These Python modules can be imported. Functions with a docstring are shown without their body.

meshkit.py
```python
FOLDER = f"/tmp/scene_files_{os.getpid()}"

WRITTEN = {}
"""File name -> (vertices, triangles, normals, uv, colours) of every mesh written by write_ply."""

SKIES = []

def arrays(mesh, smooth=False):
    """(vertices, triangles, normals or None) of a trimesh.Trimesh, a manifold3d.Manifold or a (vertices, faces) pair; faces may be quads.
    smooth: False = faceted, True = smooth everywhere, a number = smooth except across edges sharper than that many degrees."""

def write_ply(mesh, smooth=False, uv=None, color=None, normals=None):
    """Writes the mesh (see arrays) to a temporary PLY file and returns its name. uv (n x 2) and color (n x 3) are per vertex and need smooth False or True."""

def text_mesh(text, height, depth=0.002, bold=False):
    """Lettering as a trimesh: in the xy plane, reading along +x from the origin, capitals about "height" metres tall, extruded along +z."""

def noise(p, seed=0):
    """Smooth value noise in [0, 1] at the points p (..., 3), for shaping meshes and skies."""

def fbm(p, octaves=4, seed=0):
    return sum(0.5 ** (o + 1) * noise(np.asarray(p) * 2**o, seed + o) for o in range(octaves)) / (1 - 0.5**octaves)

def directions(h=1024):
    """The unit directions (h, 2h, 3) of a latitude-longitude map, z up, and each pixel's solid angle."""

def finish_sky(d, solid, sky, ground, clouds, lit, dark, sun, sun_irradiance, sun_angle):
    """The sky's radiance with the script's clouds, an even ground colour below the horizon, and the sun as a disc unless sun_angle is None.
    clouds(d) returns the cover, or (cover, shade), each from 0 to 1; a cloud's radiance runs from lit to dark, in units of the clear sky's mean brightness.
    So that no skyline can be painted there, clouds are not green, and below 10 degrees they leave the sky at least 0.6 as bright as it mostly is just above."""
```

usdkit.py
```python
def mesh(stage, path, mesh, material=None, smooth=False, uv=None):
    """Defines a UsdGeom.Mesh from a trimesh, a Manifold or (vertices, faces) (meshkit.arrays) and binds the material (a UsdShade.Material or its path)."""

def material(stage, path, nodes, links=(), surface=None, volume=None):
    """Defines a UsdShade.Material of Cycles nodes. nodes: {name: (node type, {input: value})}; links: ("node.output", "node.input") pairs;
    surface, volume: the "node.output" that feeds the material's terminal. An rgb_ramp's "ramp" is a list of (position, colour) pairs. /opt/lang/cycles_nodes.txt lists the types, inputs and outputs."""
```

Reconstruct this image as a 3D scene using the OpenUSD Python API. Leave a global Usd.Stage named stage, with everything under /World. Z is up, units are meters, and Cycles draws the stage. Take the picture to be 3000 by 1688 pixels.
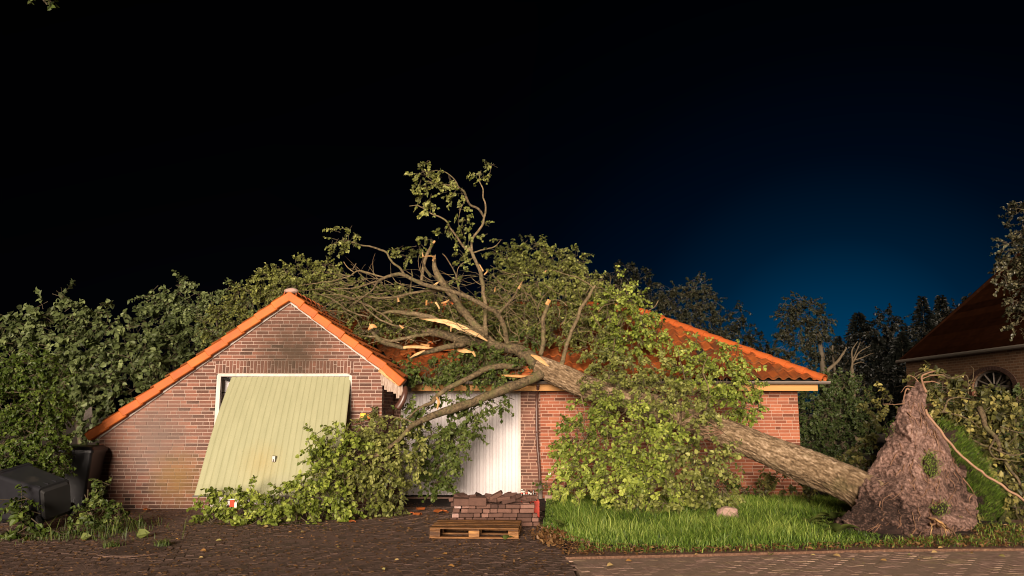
import math, random
import numpy as np, trimesh, usdkit, meshkit
from pxr import Usd, UsdGeom, UsdLux, UsdShade, Gf, Sdf, Vt

stage = Usd.Stage.CreateInMemory()
world = UsdGeom.Xform.Define(stage, '/World')
stage.SetDefaultPrim(world.GetPrim())
RNG = np.random.default_rng(7)

# ------------------------------------------------------------------ camera, sky, lamp light
TILT, FOC, EYE = math.radians(8.8), 2300.0, 1.72
cam = UsdGeom.Camera.Define(stage, '/World/camera')
cam.CreateHorizontalApertureAttr(36.0)
cam.CreateFocalLengthAttr(36.0 * FOC / 3000)
cam.AddTranslateOp().Set((0, 0, EYE))
cam.AddRotateXOp().Set(90 + math.degrees(TILT))
cam.CreateExposureAttr(0.78)

GLOW_AZ = math.radians(22.5)
GLOW = (math.sin(GLOW_AZ), math.cos(GLOW_AZ), 0.05)
skym = usdkit.material(stage, '/World/Looks/night_sky', {
    "sky": ("sky_texture", {"sky_type": "single_scattering", "sun_disc": False, "sun_elevation": math.radians(-5.0), "sun_rotation": GLOW_AZ}),
    "bw": ("rgb_to_bw", {}),
    "tc": ("texture_coordinate", {}),
    "dot": ("vector_math", {"math_type": "dot_product", "vector2": tuple(np.array(GLOW) / np.linalg.norm(GLOW))}),
    "ramp": ("rgb_ramp", {"ramp": [(0.0, (0.08, 0.09, 0.15)), (0.74, (0.07, 0.085, 0.16)), (0.86, (0.035, 0.07, 0.18)), (0.93, (0.01, 0.12, 0.38)), (0.97, (0.0, 0.27, 0.88)), (0.988, (0.0, 0.66, 1.9)), (1.0, (0.0, 1.5, 3.9))]}),
    "mul": ("mix_color", {"blend_type": "multiply", "fac": 1.0, "use_clamp": False}),
    "bg": ("background_shader", {"strength": 0.15})},
    [("tc.generated", "dot.vector1"), ("dot.value", "ramp.fac"), ("sky.color", "bw.color"), ("bw.val", "mul.a"), ("ramp.color", "mul.b"), ("mul.result", "bg.color")], surface="bg.background")
dome = UsdLux.DomeLight.Define(stage, '/World/sky')
UsdShade.MaterialBindingAPI.Apply(dome.GetPrim()).Bind(skym)
dome.GetPrim().SetCustomDataByKey('kind', 'structure')

LAMP_AZ, LAMP_EL = math.radians(-8.0), math.radians(11.0)      # the light comes from behind the camera, a little left of it
sun = UsdLux.DistantLight.Define(stage, '/World/flood_light')
sun.CreateIntensityAttr(1.2)
sun.CreateColorAttr(Gf.Vec3f(1.0, 0.82, 0.67))
sun.CreateAngleAttr(24.0)
sun.GetPrim().CreateAttribute('inputs:normalize', Sdf.ValueTypeNames.Bool).Set(True)
sun.AddRotateZOp().Set(math.degrees(LAMP_AZ))
sun.AddRotateXOp().Set(90 - math.degrees(LAMP_EL))

# ------------------------------------------------------------------ helpers
CT, ST = math.cos(TILT), math.sin(TILT)


def P(px, py, D):
    """the point at distance D in front of the camera that stands at this place of the 3000 x 1688 picture"""
    dx, dz = (px - 1500) / FOC, -(py - 844) / FOC
    y, z = CT - dz * ST, ST + dz * CT
    return np.array([dx * D / y, D, EYE + z * D / y])


def onto(px, py, z0=0.0):
    dx, dz = (px - 1500) / FOC, -(py - 844) / FOC
    y, z = CT - dz * ST, ST + dz * CT
    t = (z0 - EYE) / z
    return np.array([dx * t, y * t, z0])


def metres(r, D):
    return r * D * 0.995 / FOC


used = {}


def numbered(path):
    k = used.get(path, 0)
    used[path] = k + 1
    return path if k == 0 else f"{path}_{k:03d}"


base_of = {'/World': np.zeros(3)}


def tag(prim, label=None, cat=None, group=None, kind=None):
    for k, v in (('label', label), ('category', cat), ('group', group), ('kind', kind)):
        if v:
            prim.SetCustomDataByKey(k, v)
    return prim


def thing(name, label=None, cat=None, group=None, kind=None, loc=(0, 0, 0), rotz=0.0):
    path = numbered('/World/' + name)
    x = UsdGeom.Xform.Define(stage, path)
    x.AddTranslateOp().Set(tuple(map(float, loc)))
    if rotz:
        x.AddRotateZOp().Set(math.degrees(rotz))
    base_of[path] = np.zeros(3) if rotz else np.array(loc, float)
    tag(x.GetPrim(), label, cat, group, kind)
    return path


def copy_of(src, name, label, cat, group, loc, rotz=0.0, rx=0.0, ry=0.0, scale=1.0):
    path = numbered('/World/' + name)
    x = UsdGeom.Xform.Define(stage, path)
    x.AddTranslateOp().Set(tuple(map(float, loc)))
    x.AddRotateXYZOp().Set((math.degrees(rx), math.degrees(ry), math.degrees(rotz)))
    if scale != 1.0:
        x.AddScaleOp().Set((scale,) * 3)
    p = x.GetPrim()
    p.GetReferences().AddInternalReference(src)
    p.SetInstanceable(True)
    tag(p, label, cat, group)
    return path


def arr(m):
    if hasattr(m, 'vertices'):
        return np.asarray(m.vertices, float), np.asarray(m.faces, int)
    v, f = np.asarray(m[0], float), np.asarray(m[1], int)
    if f.shape[1] == 4:
        f = np.vstack([f[:, [0, 1, 2]], f[:, [0, 2, 3]]])
    return v, f


def part(parent, name, m, mat, smooth=False, tone=None, kind=None, label=None, cat=None, group=None):
    """one Mesh prim; m in world coordinates, stored relative to the thing's base"""
    v, f = arr(m)
    path = numbered(parent + '/' + name)
    v = v - base_of.get(parent, np.zeros(3))
    base_of[path] = base_of.get(parent, np.zeros(3))
    g = UsdGeom.Mesh.Define(stage, path)
    g.CreatePointsAttr(Vt.Vec3fArray.FromNumpy(v.astype(np.float32)))
    g.CreateFaceVertexCountsAttr(Vt.IntArray.FromNumpy(np.full(len(f), 3, np.int32)))
    g.CreateFaceVertexIndicesAttr(Vt.IntArray.FromNumpy(f.astype(np.int32).ravel()))
    g.CreateSubdivisionSchemeAttr("none")
    if smooth:
        n = np.zeros_like(v)
        fn = np.cross(v[f[:, 1]] - v[f[:, 0]], v[f[:, 2]] - v[f[:, 0]])
        for k in range(3):
            np.add.at(n, f[:, k], fn)
        n /= np.maximum(np.linalg.norm(n, axis=1, keepdims=True), 1e-12)
        g.CreateNormalsAttr(Vt.Vec3fArray.FromNumpy(n.astype(np.float32)))
        g.SetNormalsInterpolation("vertex")
    if tone is not None:
        t = np.broadcast_to(np.asarray(tone, np.float32), (len(v),)).copy()
        UsdGeom.PrimvarsAPI(g).CreatePrimvar("tone", Sdf.ValueTypeNames.FloatArray, "vertex").Set(Vt.FloatArray.FromNumpy(t))
    UsdShade.MaterialBindingAPI.Apply(g.GetPrim()).Bind(mat)
    tag(g.GetPrim(), label, cat, group, kind)
    return path


def cat_(ms):
    """join (v, f) or (v, f, tone) pieces"""
    vs, fs, ts, n = [], [], [], 0
    for m in ms:
        v, f = arr(m)
        vs.append(v); fs.append(f + n); n += len(v)
        ts.append(np.broadcast_to(np.asarray(m[2] if isinstance(m, tuple) and len(m) > 2 else 0.5, float), (len(v),)))
    return np.vstack(vs), np.vstack(fs), np.concatenate(ts)


BOXF = np.array([[0, 1, 3, 2], [4, 6, 7, 5], [0, 4, 5, 1], [2, 3, 7, 6], [0, 2, 6, 4], [1, 5, 7, 3]])


def box(x0, x1, y0, y1, z0, z1):
    v = np.array([[x, y, z] for x in (x0, x1) for y in (y0, y1) for z in (z0, z1)], float)
    f = BOXF
    return v, np.vstack([f[:, [0, 1, 2]], f[:, [0, 2, 3]]])


def cbox(x0, x1, y0, y1, z0, z1, c):
    """a box with chamfered edges"""
    pts = []
    lo, hi = np.array([x0, y0, z0], float), np.array([x1, y1, z1], float)
    for a in range(3):
        l, h = lo + c, hi - c
        l[a], h[a] = lo[a], hi[a]
        pts += [[(l, h)[i][0], (l, h)[j][1], (l, h)[k][2]] for i in (0, 1) for j in (0, 1) for k in (0, 1)]
    hull = trimesh.convex.convex_hull(np.array(pts))
    return np.array(hull.vertices), np.array(hull.faces)


def rot(v, rx=0, ry=0, rz=0, about=(0, 0, 0)):
    R = trimesh.transformations.euler_matrix(rx, ry, rz)[:3, :3]
    return (np.asarray(v) - about) @ R.T + about


def spline(pts, step):
    pts = np.asarray(pts, float)
    if len(pts) < 3:
        n = max(2, int(np.linalg.norm(pts[-1, :3] - pts[0, :3]) / step) + 1)
        return pts[0] + (pts[-1] - pts[0]) * np.linspace(0, 1, n)[:, None]
    q = np.vstack([2 * pts[0] - pts[1], pts, 2 * pts[-1] - pts[-2]])
    out = []
    for i in range(1, len(q) - 2):
        n = max(2, int(np.linalg.norm(q[i + 1, :3] - q[i, :3]) / step))
        t = np.linspace(0, 1, n, endpoint=False)[:, None]
        a, b, c, d = q[i - 1], q[i], q[i + 1], q[i + 2]
        out.append(0.5 * (2 * b + (c - a) * t + (2 * a - 5 * b + 4 * c - d) * t ** 2 + (3 * b - a - 3 * c + d) * t ** 3))
    out.append(q[-2][None])
    return np.vstack(out)


def tube(path, radii, sides=8, rough=0.0, seed=0, cap=True, freq=6.0):
    path = np.asarray(path, float)
    radii = np.broadcast_to(np.asarray(radii, float), (len(path),))
    t = np.gradient(path, axis=0)
    t /= np.maximum(np.linalg.norm(t, axis=1, keepdims=True), 1e-9)
    u = np.cross(t[0], [0.31, 0.2, 0.93]); u /= np.linalg.norm(u)
    us = []
    for k in range(len(path)):
        u = u - t[k] * (u @ t[k]); u /= np.linalg.norm(u)
        us.append(u)
    us = np.array(us); ws = np.cross(t, us)
    a = np.linspace(0, 2 * np.pi, sides, endpoint=False)
    ring = us[:, None] * np.cos(a)[None, :, None] + ws[:, None] * np.sin(a)[None, :, None]
    r = radii[:, None] * np.ones(sides)
    if rough:
        q = path[:, None] * 0.35 * freq + ring * radii[:, None, None] * freq * 3
        r = r * (1 + rough * (meshkit.fbm(q, 3, seed) - 0.5) * 2)
    v = (path[:, None] + ring * r[..., None]).reshape(-1, 3)
    i = np.arange(len(path) - 1)[:, None] * sides
    j = np.arange(sides)[None]
    j2 = (j + 1) % sides
    f = np.stack([i + j, i + j2, i + sides + j2, i + sides + j], -1).reshape(-1, 4)
    f = np.vstack([f[:, [0, 1, 2]], f[:, [0, 2, 3]]])
    if cap:
        n = len(v)
        v = np.vstack([v, path[:1], path[-1:]])
        c0 = np.stack([np.full(sides, n), (np.arange(sides) + 1) % sides, np.arange(sides)], 1)
        e = (len(path) - 1) * sides
        c1 = np.stack([np.full(sides, n + 1), e + np.arange(sides), e + (np.arange(sides) + 1) % sides], 1)
        f = np.vstack([f, c0, c1])
    return v, f


def wiggle(path, amp, freq, seed):
    n = np.stack([meshkit.fbm(path * freq + 17.3 * k, 2, seed + k) - 0.5 for k in range(3)], 1)
    w = np.minimum(1, np.arange(len(path)) / 4.0)[:, None]
    return path + n * amp * 2 * w


def unit(v):
    return v / np.maximum(np.linalg.norm(v, axis=-1, keepdims=True), 1e-9)


def leaf_mesh(c, axis, nrm, size, tone, wide=0.42):
    """folded round-pointed leaves: 6 corners and 4 triangles each, all in one (v, f, tone)"""
    axis = unit(axis)
    side = unit(np.cross(axis, nrm)); nn = np.cross(side, axis)
    s = size[:, None]
    def at(a, b, h):
        return c + axis * (a * s) + side * (b * s) + nn * (h * s)
    v = np.stack([at(0, 0, 0), at(0.28, wide, 0.13), at(0.68, wide * 0.72, 0.09), at(1.0, 0, -0.12), at(0.68, -wide * 0.72, 0.09), at(0.28, -wide, 0.13)], 1).reshape(-1, 3)
    k = np.arange(len(c))[:, None] * 6
    f = np.stack([k + [0, 1, 2], k + [0, 2, 3], k + [0, 3, 4], k + [0, 4, 5]], 1).reshape(-1, 3)
    return v, f, np.repeat(tone, 6)


WIND = np.array([-0.5, -0.1, 0.05])


def foliage(clumps, leaf=0.1, dens=1.0, rng=None, droop=0.5, wind=0.5, per=12, tonevar=0.22, shell=0.55, twig_r=0.004):
    """clumps: (centre, (rx, ry, rz), tone). Leaves grow on sprigs spread through each clump. Returns (leaves, twigs)"""
    rng = rng or RNG
    L, T = [], []
    for c, r, tone in clumps:
        c, r = np.asarray(c, float), np.asarray(r, float)
        area = math.pi * r[0] * r[2]
        n = max(3, int(dens * area * 3.2 / (0.55 * leaf * leaf * per)))
        d = unit(rng.normal(size=(n, 3)))
        rad = rng.random(n) ** (1 / 3.0)
        rad = shell + (1 - shell) * rad if shell > 0 else rad
        rad *= 0.58 + 0.6 * meshkit.noise(d * 2.2 + c * 1.7, 5)            # uneven outline
        s = c + d * r * rad[:, None]
        grow = unit(d * 0.9 + rng.normal(size=(n, 3)) * 0.55 + np.array([0, 0, 0.25 - droop]) + WIND * wind)
        ln = leaf * rng.uniform(2.2, 4.2, n)
        k = np.arange(per)
        u = (k[None] + rng.random((n, per))) / per
        p0 = s[:, None] + grow[:, None] * (u * ln[:, None])[..., None] - np.array([0, 0, 1.0]) * (u ** 2 * ln[:, None] * 0.35 * droop)[..., None]
        sd = unit(np.cross(grow, unit(rng.normal(size=(n, 3)))))
        sgn = np.where(k % 2 == 0, 1.0, -1.0)[None, :, None]
        ax = grow[:, None] * 0.5 + sd[:, None] * sgn * 0.9 + rng.normal(size=(n, per, 3)) * 0.45 + np.array([0, 0, -droop]) + WIND * wind
        nm = d[:, None] * 0.7 + np.array([0, -0.45, 0.45]) + rng.normal(size=(n, per, 3)) * 0.6
        size = leaf * rng.uniform(0.6, 1.25, (n, per))
        tn = tone + rng.normal(size=(n, 1)) * tonevar * 0.6 + rng.normal(size=(n, per)) * tonevar * 0.7
        L.append(leaf_mesh(p0.reshape(-1, 3), ax.reshape(-1, 3), nm.reshape(-1, 3), size.ravel(), tn.ravel()))
        # twigs: a three-sided sliver under each sprig
        b0 = s - grow * ln[:, None] * 0.5
        b2 = s + grow * ln[:, None] - np.array([0, 0, 1.0]) * (ln * 0.35 * droop)[:, None]
        bm = s + grow * (ln * 0.4)[:, None] - np.array([0, 0, 1.0]) * (ln * 0.06 * droop)[:, None]
        u1, u2 = sd * twig_r, np.cross(sd, grow) * twig_r
        ring = lambda b, q: np.stack([b + u1 * q, b - u1 * q * .5 + u2 * q, b - u1 * q * .5 - u2 * q], 1)
        v = np.concatenate([ring(b0, 1.6), ring(bm, 1.0), ring(b2, 0.4)], 1).reshape(-1, 3)
        kk = np.arange(n)[:, None] * 9
        fs = []
        for a in (0, 3):
            for j in range(3):
                j2 = (j + 1) % 3
                fs += [kk + [a + j, a + j2, a + 3 + j2], kk + [a + j, a + 3 + j2, a + 3 + j]]
        T.append((v, np.stack(fs, 1).reshape(-1, 3), 0.5))
    return cat_(L), cat_(T)


def px_clumps(rows, D, tone=0.5, deep=0.75):
    """rows of (px, py, rx, ry[, D[, tone]]) in the photograph's pixels"""
    out = []
    for q in rows:
        d = q[4] if len(q) > 4 and q[4] else (D(q[0], q[1], q[2]) if callable(D) else D)
        rx, rz = metres(q[2], d), metres(q[3], d)
        out.append((P(q[0], q[1], d), (rx, deep * min(rx, rz) + 0.05, rz), q[5] if len(q) > 5 else tone))
    return out


# ------------------------------------------------------------------ materials
def mat(name, ramp, tone=1.0, noise=(6.0, 0.5), rough=0.8, bump=0.0, bscale=60.0, spec=0.3, stretch=None, extra=None, metallic=0.0, second=None):
    """ramp driven by the mesh's tone (weight tone) plus a world noise (scale, weight)"""
    n = {"geo": ("geometry", {}),
         "map": ("mapping", {"scale": stretch or (1, 1, 1)}),
         "noise": ("noise_texture", {"scale": noise[0], "detail": 6.0, "roughness": 0.62}),
         "att": ("attribute", {"attribute": "tone"}),
         "mt": ("math", {"math_type": "multiply_add", "value2": float(tone), "value3": 0.0 if tone else 0.5}),
         "nn": ("math", {"math_type": "subtract", "value2": 0.5}),
         "sum": ("math", {"math_type": "multiply_add", "value2": float(noise[1]) * 2}),
         "ramp": ("rgb_ramp", {"ramp": ramp}),
         "p": ("principled_bsdf", {"roughness": rough, "specular_ior_level": spec, "metallic": metallic})}
    l = [("geo.position", "map.vector"), ("map.vector", "noise.vector"), ("att.fac", "mt.value1"), ("noise.fac", "nn.value1"),
         ("nn.value", "sum.value1"), ("mt.value", "sum.value3"), ("sum.value", "ramp.fac")]
    col = "ramp.color"
    if second:      # (noise scale, low, high, colour, amount, stretch): patches of dirt, lichen or wear
        sc, lo, hi, c, am, st = second
        n |= {"map2": ("mapping", {"scale": st, "location": (3.1, 1.7, 5.3)}), "noise2": ("noise_texture", {"scale": sc, "detail": 5.0, "roughness": 0.6}),
              "mr2": ("map_range", {"from_min": lo, "from_max": hi, "to_min": 0.0, "to_max": am, "clamp": True}),
              "mix2": ("mix_color", {"b": c})}
        l += [("geo.position", "map2.vector"), ("map2.vector", "noise2.vector"), ("noise2.fac", "mr2.value"), ("mr2.result", "mix2.fac"), (col, "mix2.a")]
        col = "mix2.result"
    if extra:
        col = extra(n, l, col)
    l.append((col, "p.base_color"))
    if bump:
        n |= {"bn": ("noise_texture", {"scale": bscale, "detail": 4.0, "roughness": 0.65}), "bump": ("bump", {"strength": bump, "distance": 0.02})}
        l += [("map.vector", "bn.vector"), ("bn.fac", "bump.height"), ("bump.normal", "p.normal")]
    return usdkit.material(stage, '/World/Looks/' + name, n, l, surface="p.BSDF")


def leafmat(name, ramp, pale=(0.16, 0.17, 0.07), back=0.5, trans=0.3, rough=0.5):
    n = {"att": ("attribute", {"attribute": "tone"}), "ramp": ("rgb_ramp", {"ramp": ramp}), "geo": ("geometry", {}),
         "bf": ("math", {"math_type": "multiply", "value2": back}), "mix": ("mix_color", {"b": pale}),
         "p": ("principled_bsdf", {"roughness": rough, "specular_ior_level": 0.3}), "t": ("translucent_bsdf", {}), "m": ("mix_closure", {"fac": trans})}
    l = [("att.fac", "ramp.fac"), ("ramp.color", "mix.a"), ("geo.backfacing", "bf.value1"), ("bf.value", "mix.fac"),
         ("mix.result", "p.base_color"), ("mix.result", "t.color"), ("p.BSDF", "m.closure1"), ("t.BSDF", "m.closure2")]
    return usdkit.material(stage, '/World/Looks/' + name, n, l, surface="m.closure")


def stain_gable(n, l, col):
    """the sooty patch high on the gable and the mossy one low on the left"""
    for i, (c, r, rgb, am) in enumerate([((-3.95, 14.2, 2.72), 0.95, (0.05, 0.034, 0.02), 0.85), ((-6.35, 14.2, 1.2), 1.0, (0.16, 0.115, 0.095), 0.75), ((-5.9, 14.2, 0.52), 0.55, (0.20, 0.12, 0.035), 0.7)]):
        n |= {f"d{i}": ("vector_math", {"math_type": "distance", "vector2": c}), f"dn{i}": ("noise_texture", {"scale": 5.0, "detail": 5.0}),
              f"da{i}": ("math", {"math_type": "multiply_add", "value2": 0.9 * r}), f"dr{i}": ("map_range", {"from_min": 0.55 * r, "from_max": 1.55 * r, "to_min": am, "to_max": 0.0, "clamp": True}),
              f"dm{i}": ("mix_color", {"b": rgb})}
        l += [("geo.position", f"d{i}.vector1"), ("geo.position", f"dn{i}.vector"), (f"dn{i}.fac", f"da{i}.value1"), (f"d{i}.value", f"da{i}.value3"),
              (f"da{i}.value", f"dr{i}.value"), (f"dr{i}.result", f"dm{i}.fac"), (col, f"dm{i}.a")]
        col = f"dm{i}.result"
    return col


M = {}
M['brick_old'] = mat('old_brick', [(0, (0.055, 0.03, 0.022)), (0.4, (0.13, 0.06, 0.042)), (0.75, (0.21, 0.088, 0.058)), (1, (0.29, 0.115, 0.07))], 1.0, (9, 0.18), 0.85, 0.5, 90, extra=stain_gable, second=(70, 0.58, 0.72, (0.38, 0.26, 0.2), 0.5, (1, 1, 1)))
M['brick_new'] = mat('new_brick', [(0, (0.10, 0.035, 0.018)), (0.35, (0.19, 0.06, 0.032)), (0.7, (0.30, 0.096, 0.048)), (1, (0.38, 0.14, 0.072))], 1.0, (9, 0.15), 0.85, 0.4, 90, second=(60, 0.6, 0.74, (0.45, 0.3, 0.22), 0.4, (1, 1, 1)))
M['mortar'] = mat('old_mortar', [(0, (0.36, 0.26, 0.205)), (1, (0.58, 0.44, 0.36))], 0, (14, 0.5), 0.9, 0.6, 120, extra=stain_gable)
M['mortar_new'] = mat('new_mortar', [(0, (0.34, 0.2, 0.14)), (1, (0.5, 0.34, 0.25))], 0, (14, 0.5), 0.9, 0.5, 120)
M['verge'] = mat('orange_clay', [(0, (0.36, 0.078, 0.011)), (1, (0.66, 0.175, 0.018))], 0.5, (5, 0.5), 0.6, 0.15, 50, second=(9, 0.56, 0.75, (0.35, 0.1, 0.03), 0.5, (1, 1, 1)))
M['tile'] = mat('weathered_clay_tile', [(0, (0.13, 0.033, 0.009)), (0.5, (0.31, 0.078, 0.015)), (1, (0.48, 0.135, 0.028))], 0.7, (6, 0.4), 0.7, 0.35, 60, second=(5, 0.5, 0.7, (0.10, 0.055, 0.022), 0.75, (1, 1, 1)))
M['hip'] = mat('hip_clay_tile', [(0, (0.36, 0.075, 0.014)), (1, (0.55, 0.13, 0.025))], 0.6, (6, 0.4), 0.65, 0.25, 60, second=(8, 0.55, 0.75, (0.16, 0.06, 0.022), 0.6, (1, 1, 1)))
M['white_paint'] = mat('white_paint', [(0, (0.50, 0.455, 0.45)), (1, (0.64, 0.595, 0.59))], 0, (2.2, 0.5), 0.45, 0.08, 30, stretch=(1, 1, 0.3), second=(7, 0.62, 0.8, (0.4, 0.3, 0.22), 0.35, (2, 1, 0.35)))
M['white_wood'] = mat('weathered_white_wood', [(0, (0.32, 0.26, 0.22)), (1, (0.72, 0.66, 0.60))], 0, (12, 0.5), 0.6, 0.3, 60, stretch=(1, 1, 0.25))


def rust(n, l, col):
    for i, (c, r, rgb, am) in enumerate([((-4.15, 13.3, 0.86), 0.42, (0.36, 0.26, 0.09), 0.4), ((-3.75, 13.1, 0.42), 0.3, (0.30, 0.29, 0.22), 0.5)]):
        n |= {f"d{i}": ("vector_math", {"math_type": "distance", "vector2": c}), f"dn{i}": ("noise_texture", {"scale": 9.0, "detail": 5.0}), f"dp{i}": ("mapping", {"scale": (4, 1, 0.4)}),
              f"da{i}": ("math", {"math_type": "multiply_add", "value2": 0.9 * r}), f"dr{i}": ("map_range", {"from_min": 0.4 * r, "from_max": 1.5 * r, "to_min": am, "to_max": 0.0, "clamp": True}),
              f"dm{i}": ("mix_color", {"b": rgb})}
        l += [("geo.position", f"d{i}.vector1"), ("geo.position", f"dp{i}.vector"), (f"dp{i}.vector", f"dn{i}.vector"), (f"dn{i}.fac", f"da{i}.value1"), (f"d{i}.value", f"da{i}.value3"),
              (f"da{i}.value", f"dr{i}.value"), (f"dr{i}.result", f"dm{i}.fac"), (col, f"dm{i}.a")]
        col = f"dm{i}.result"
    return col


M['torn_white'] = mat('flaking_white_board', [(0, (0.12, 0.07, 0.04)), (0.5, (0.34, 0.25, 0.19)), (1, (0.5, 0.42, 0.36))], 0, (18, 0.9), 0.7, 0.3, 60, stretch=(2, 1, 0.4))
M['green_paint'] = mat('faded_green_paint', [(0, (0.26, 0.265, 0.15)), (1, (0.38, 0.375, 0.225))], 0, (3, 0.5), 0.5, 0.08, 40, stretch=(3, 1, 0.4), extra=rust, second=(30, 0.66, 0.75, (0.12, 0.12, 0.07), 0.5, (1, 1, 0.4)))
M['metal'] = mat('dull_metal', [(0, (0.12, 0.10, 0.09)), (1, (0.35, 0.32, 0.29))], 0, (20, 0.5), 0.4, 0.1, 60, metallic=0.6)
M['dark'] = mat('near_black', [(0, (0.01, 0.009, 0.008)), (1, (0.02, 0.018, 0.015))], 0, (8, 0.5), 0.9)  # near-black for dark parts, and for painted darkness behind the barn window
M['gutter'] = mat('grey_gutter', [(0, (0.13, 0.10, 0.08)), (1, (0.30, 0.25, 0.21))], 0, (8, 0.5), 0.45, 0.1, 40, stretch=(0.3, 1, 1), metallic=0.3)
M['pipe'] = mat('brown_pipe', [(0, (0.045, 0.02, 0.014)), (1, (0.11, 0.05, 0.034))], 0, (8, 0.5), 0.35, spec=0.5)
M['beam'] = mat('orange_timber', [(0, (0.26, 0.12, 0.035)), (0.5, (0.45, 0.22, 0.065)), (1, (0.58, 0.30, 0.10))], 0, (14, 0.5), 0.6, 0.2, 60, stretch=(0.12, 1, 1.6))
M['wood_pale'] = mat('torn_pale_wood', [(0, (0.45, 0.22, 0.07)), (0.5, (0.68, 0.43, 0.20)), (1, (0.82, 0.62, 0.38))], 0.6, (16, 0.5), 0.6, 0.4, 60)
M['bark'] = mat('bark', [(0, (0.05, 0.03, 0.016)), (0.4, (0.16, 0.105, 0.055)), (0.7, (0.30, 0.21, 0.125)), (1, (0.52, 0.39, 0.27))], 1.0, (30, 0.35), 0.85, 0.8, 80, second=(2.0, 0.55, 0.7, (0.13, 0.12, 0.045), 0.4, (1, 1, 1)))
M['bark_limb'] = mat('limb_bark', [(0, (0.04, 0.028, 0.015)), (0.5, (0.165, 0.118, 0.062)), (1, (0.36, 0.275, 0.16))], 0.6, (22, 0.9), 0.8, 0.5, 60, second=(5, 0.5, 0.66, (0.12, 0.115, 0.04), 0.6, (1, 1, 1)))
M['twig'] = mat('twig_bark', [(0, (0.06, 0.045, 0.025)), (1, (0.2, 0.15, 0.09))], 0.5, (10, 0.5), 0.8)
M['dead_wood'] = mat('dead_grey_wood', [(0, (0.04, 0.03, 0.02)), (1, (0.10, 0.08, 0.05))], 0, (10, 0.5), 0.8)
M['soil'] = mat('torn_soil', [(0, (0.03, 0.016, 0.011)), (0.35, (0.13, 0.075, 0.056)), (0.7, (0.25, 0.15, 0.118)), (1, (0.38, 0.25, 0.20))], 1.0, (26, 1.2), 0.95, 1.0, 90, stretch=(1.1, 1.0, 0.8))
M['soil_dark'] = mat('dark_soil', [(0, (0.02, 0.011, 0.008)), (0.5, (0.06, 0.032, 0.022)), (1, (0.12, 0.07, 0.05))], 0.2, (7, 0.6), 0.95, 0.9, 50)
M['verge_soil'] = mat('leafy_soil', [(0, (0.05, 0.026, 0.016)), (0.5, (0.15, 0.08, 0.05)), (1, (0.30, 0.18, 0.11))], 0, (26, 0.8), 0.95, 1.0, 60)
M['root'] = mat('root_bark', [(0, (0.16, 0.08, 0.045)), (1, (0.42, 0.26, 0.16))], 0.6, (12, 0.5), 0.75)
M['ground'] = mat('rough_ground', [(0, (0.025, 0.016, 0.01)), (1, (0.07, 0.05, 0.03))], 0, (2, 0.5), 0.95, 0.6, 30)
M['paver_dark'] = mat('wet_dark_paver', [(0, (0.075, 0.047, 0.036)), (0.5, (0.18, 0.112, 0.088)), (1, (0.34, 0.215, 0.17))], 0.45, (14, 0.9), 0.7, 0.9, 90, spec=0.35, second=(2.6, 0.46, 0.62, (0.095, 0.062, 0.045), 0.8, (1, 1.6, 1)))
M['paver_road'] = mat('road_paver', [(0, (0.30, 0.19, 0.145)), (0.5, (0.46, 0.31, 0.24)), (1, (0.60, 0.42, 0.33))], 0.25, (12, 0.9), 0.8, 0.8, 80, second=(2.2, 0.50, 0.66, (0.34, 0.27, 0.12), 0.5, (1, 2.2, 1)))
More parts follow.
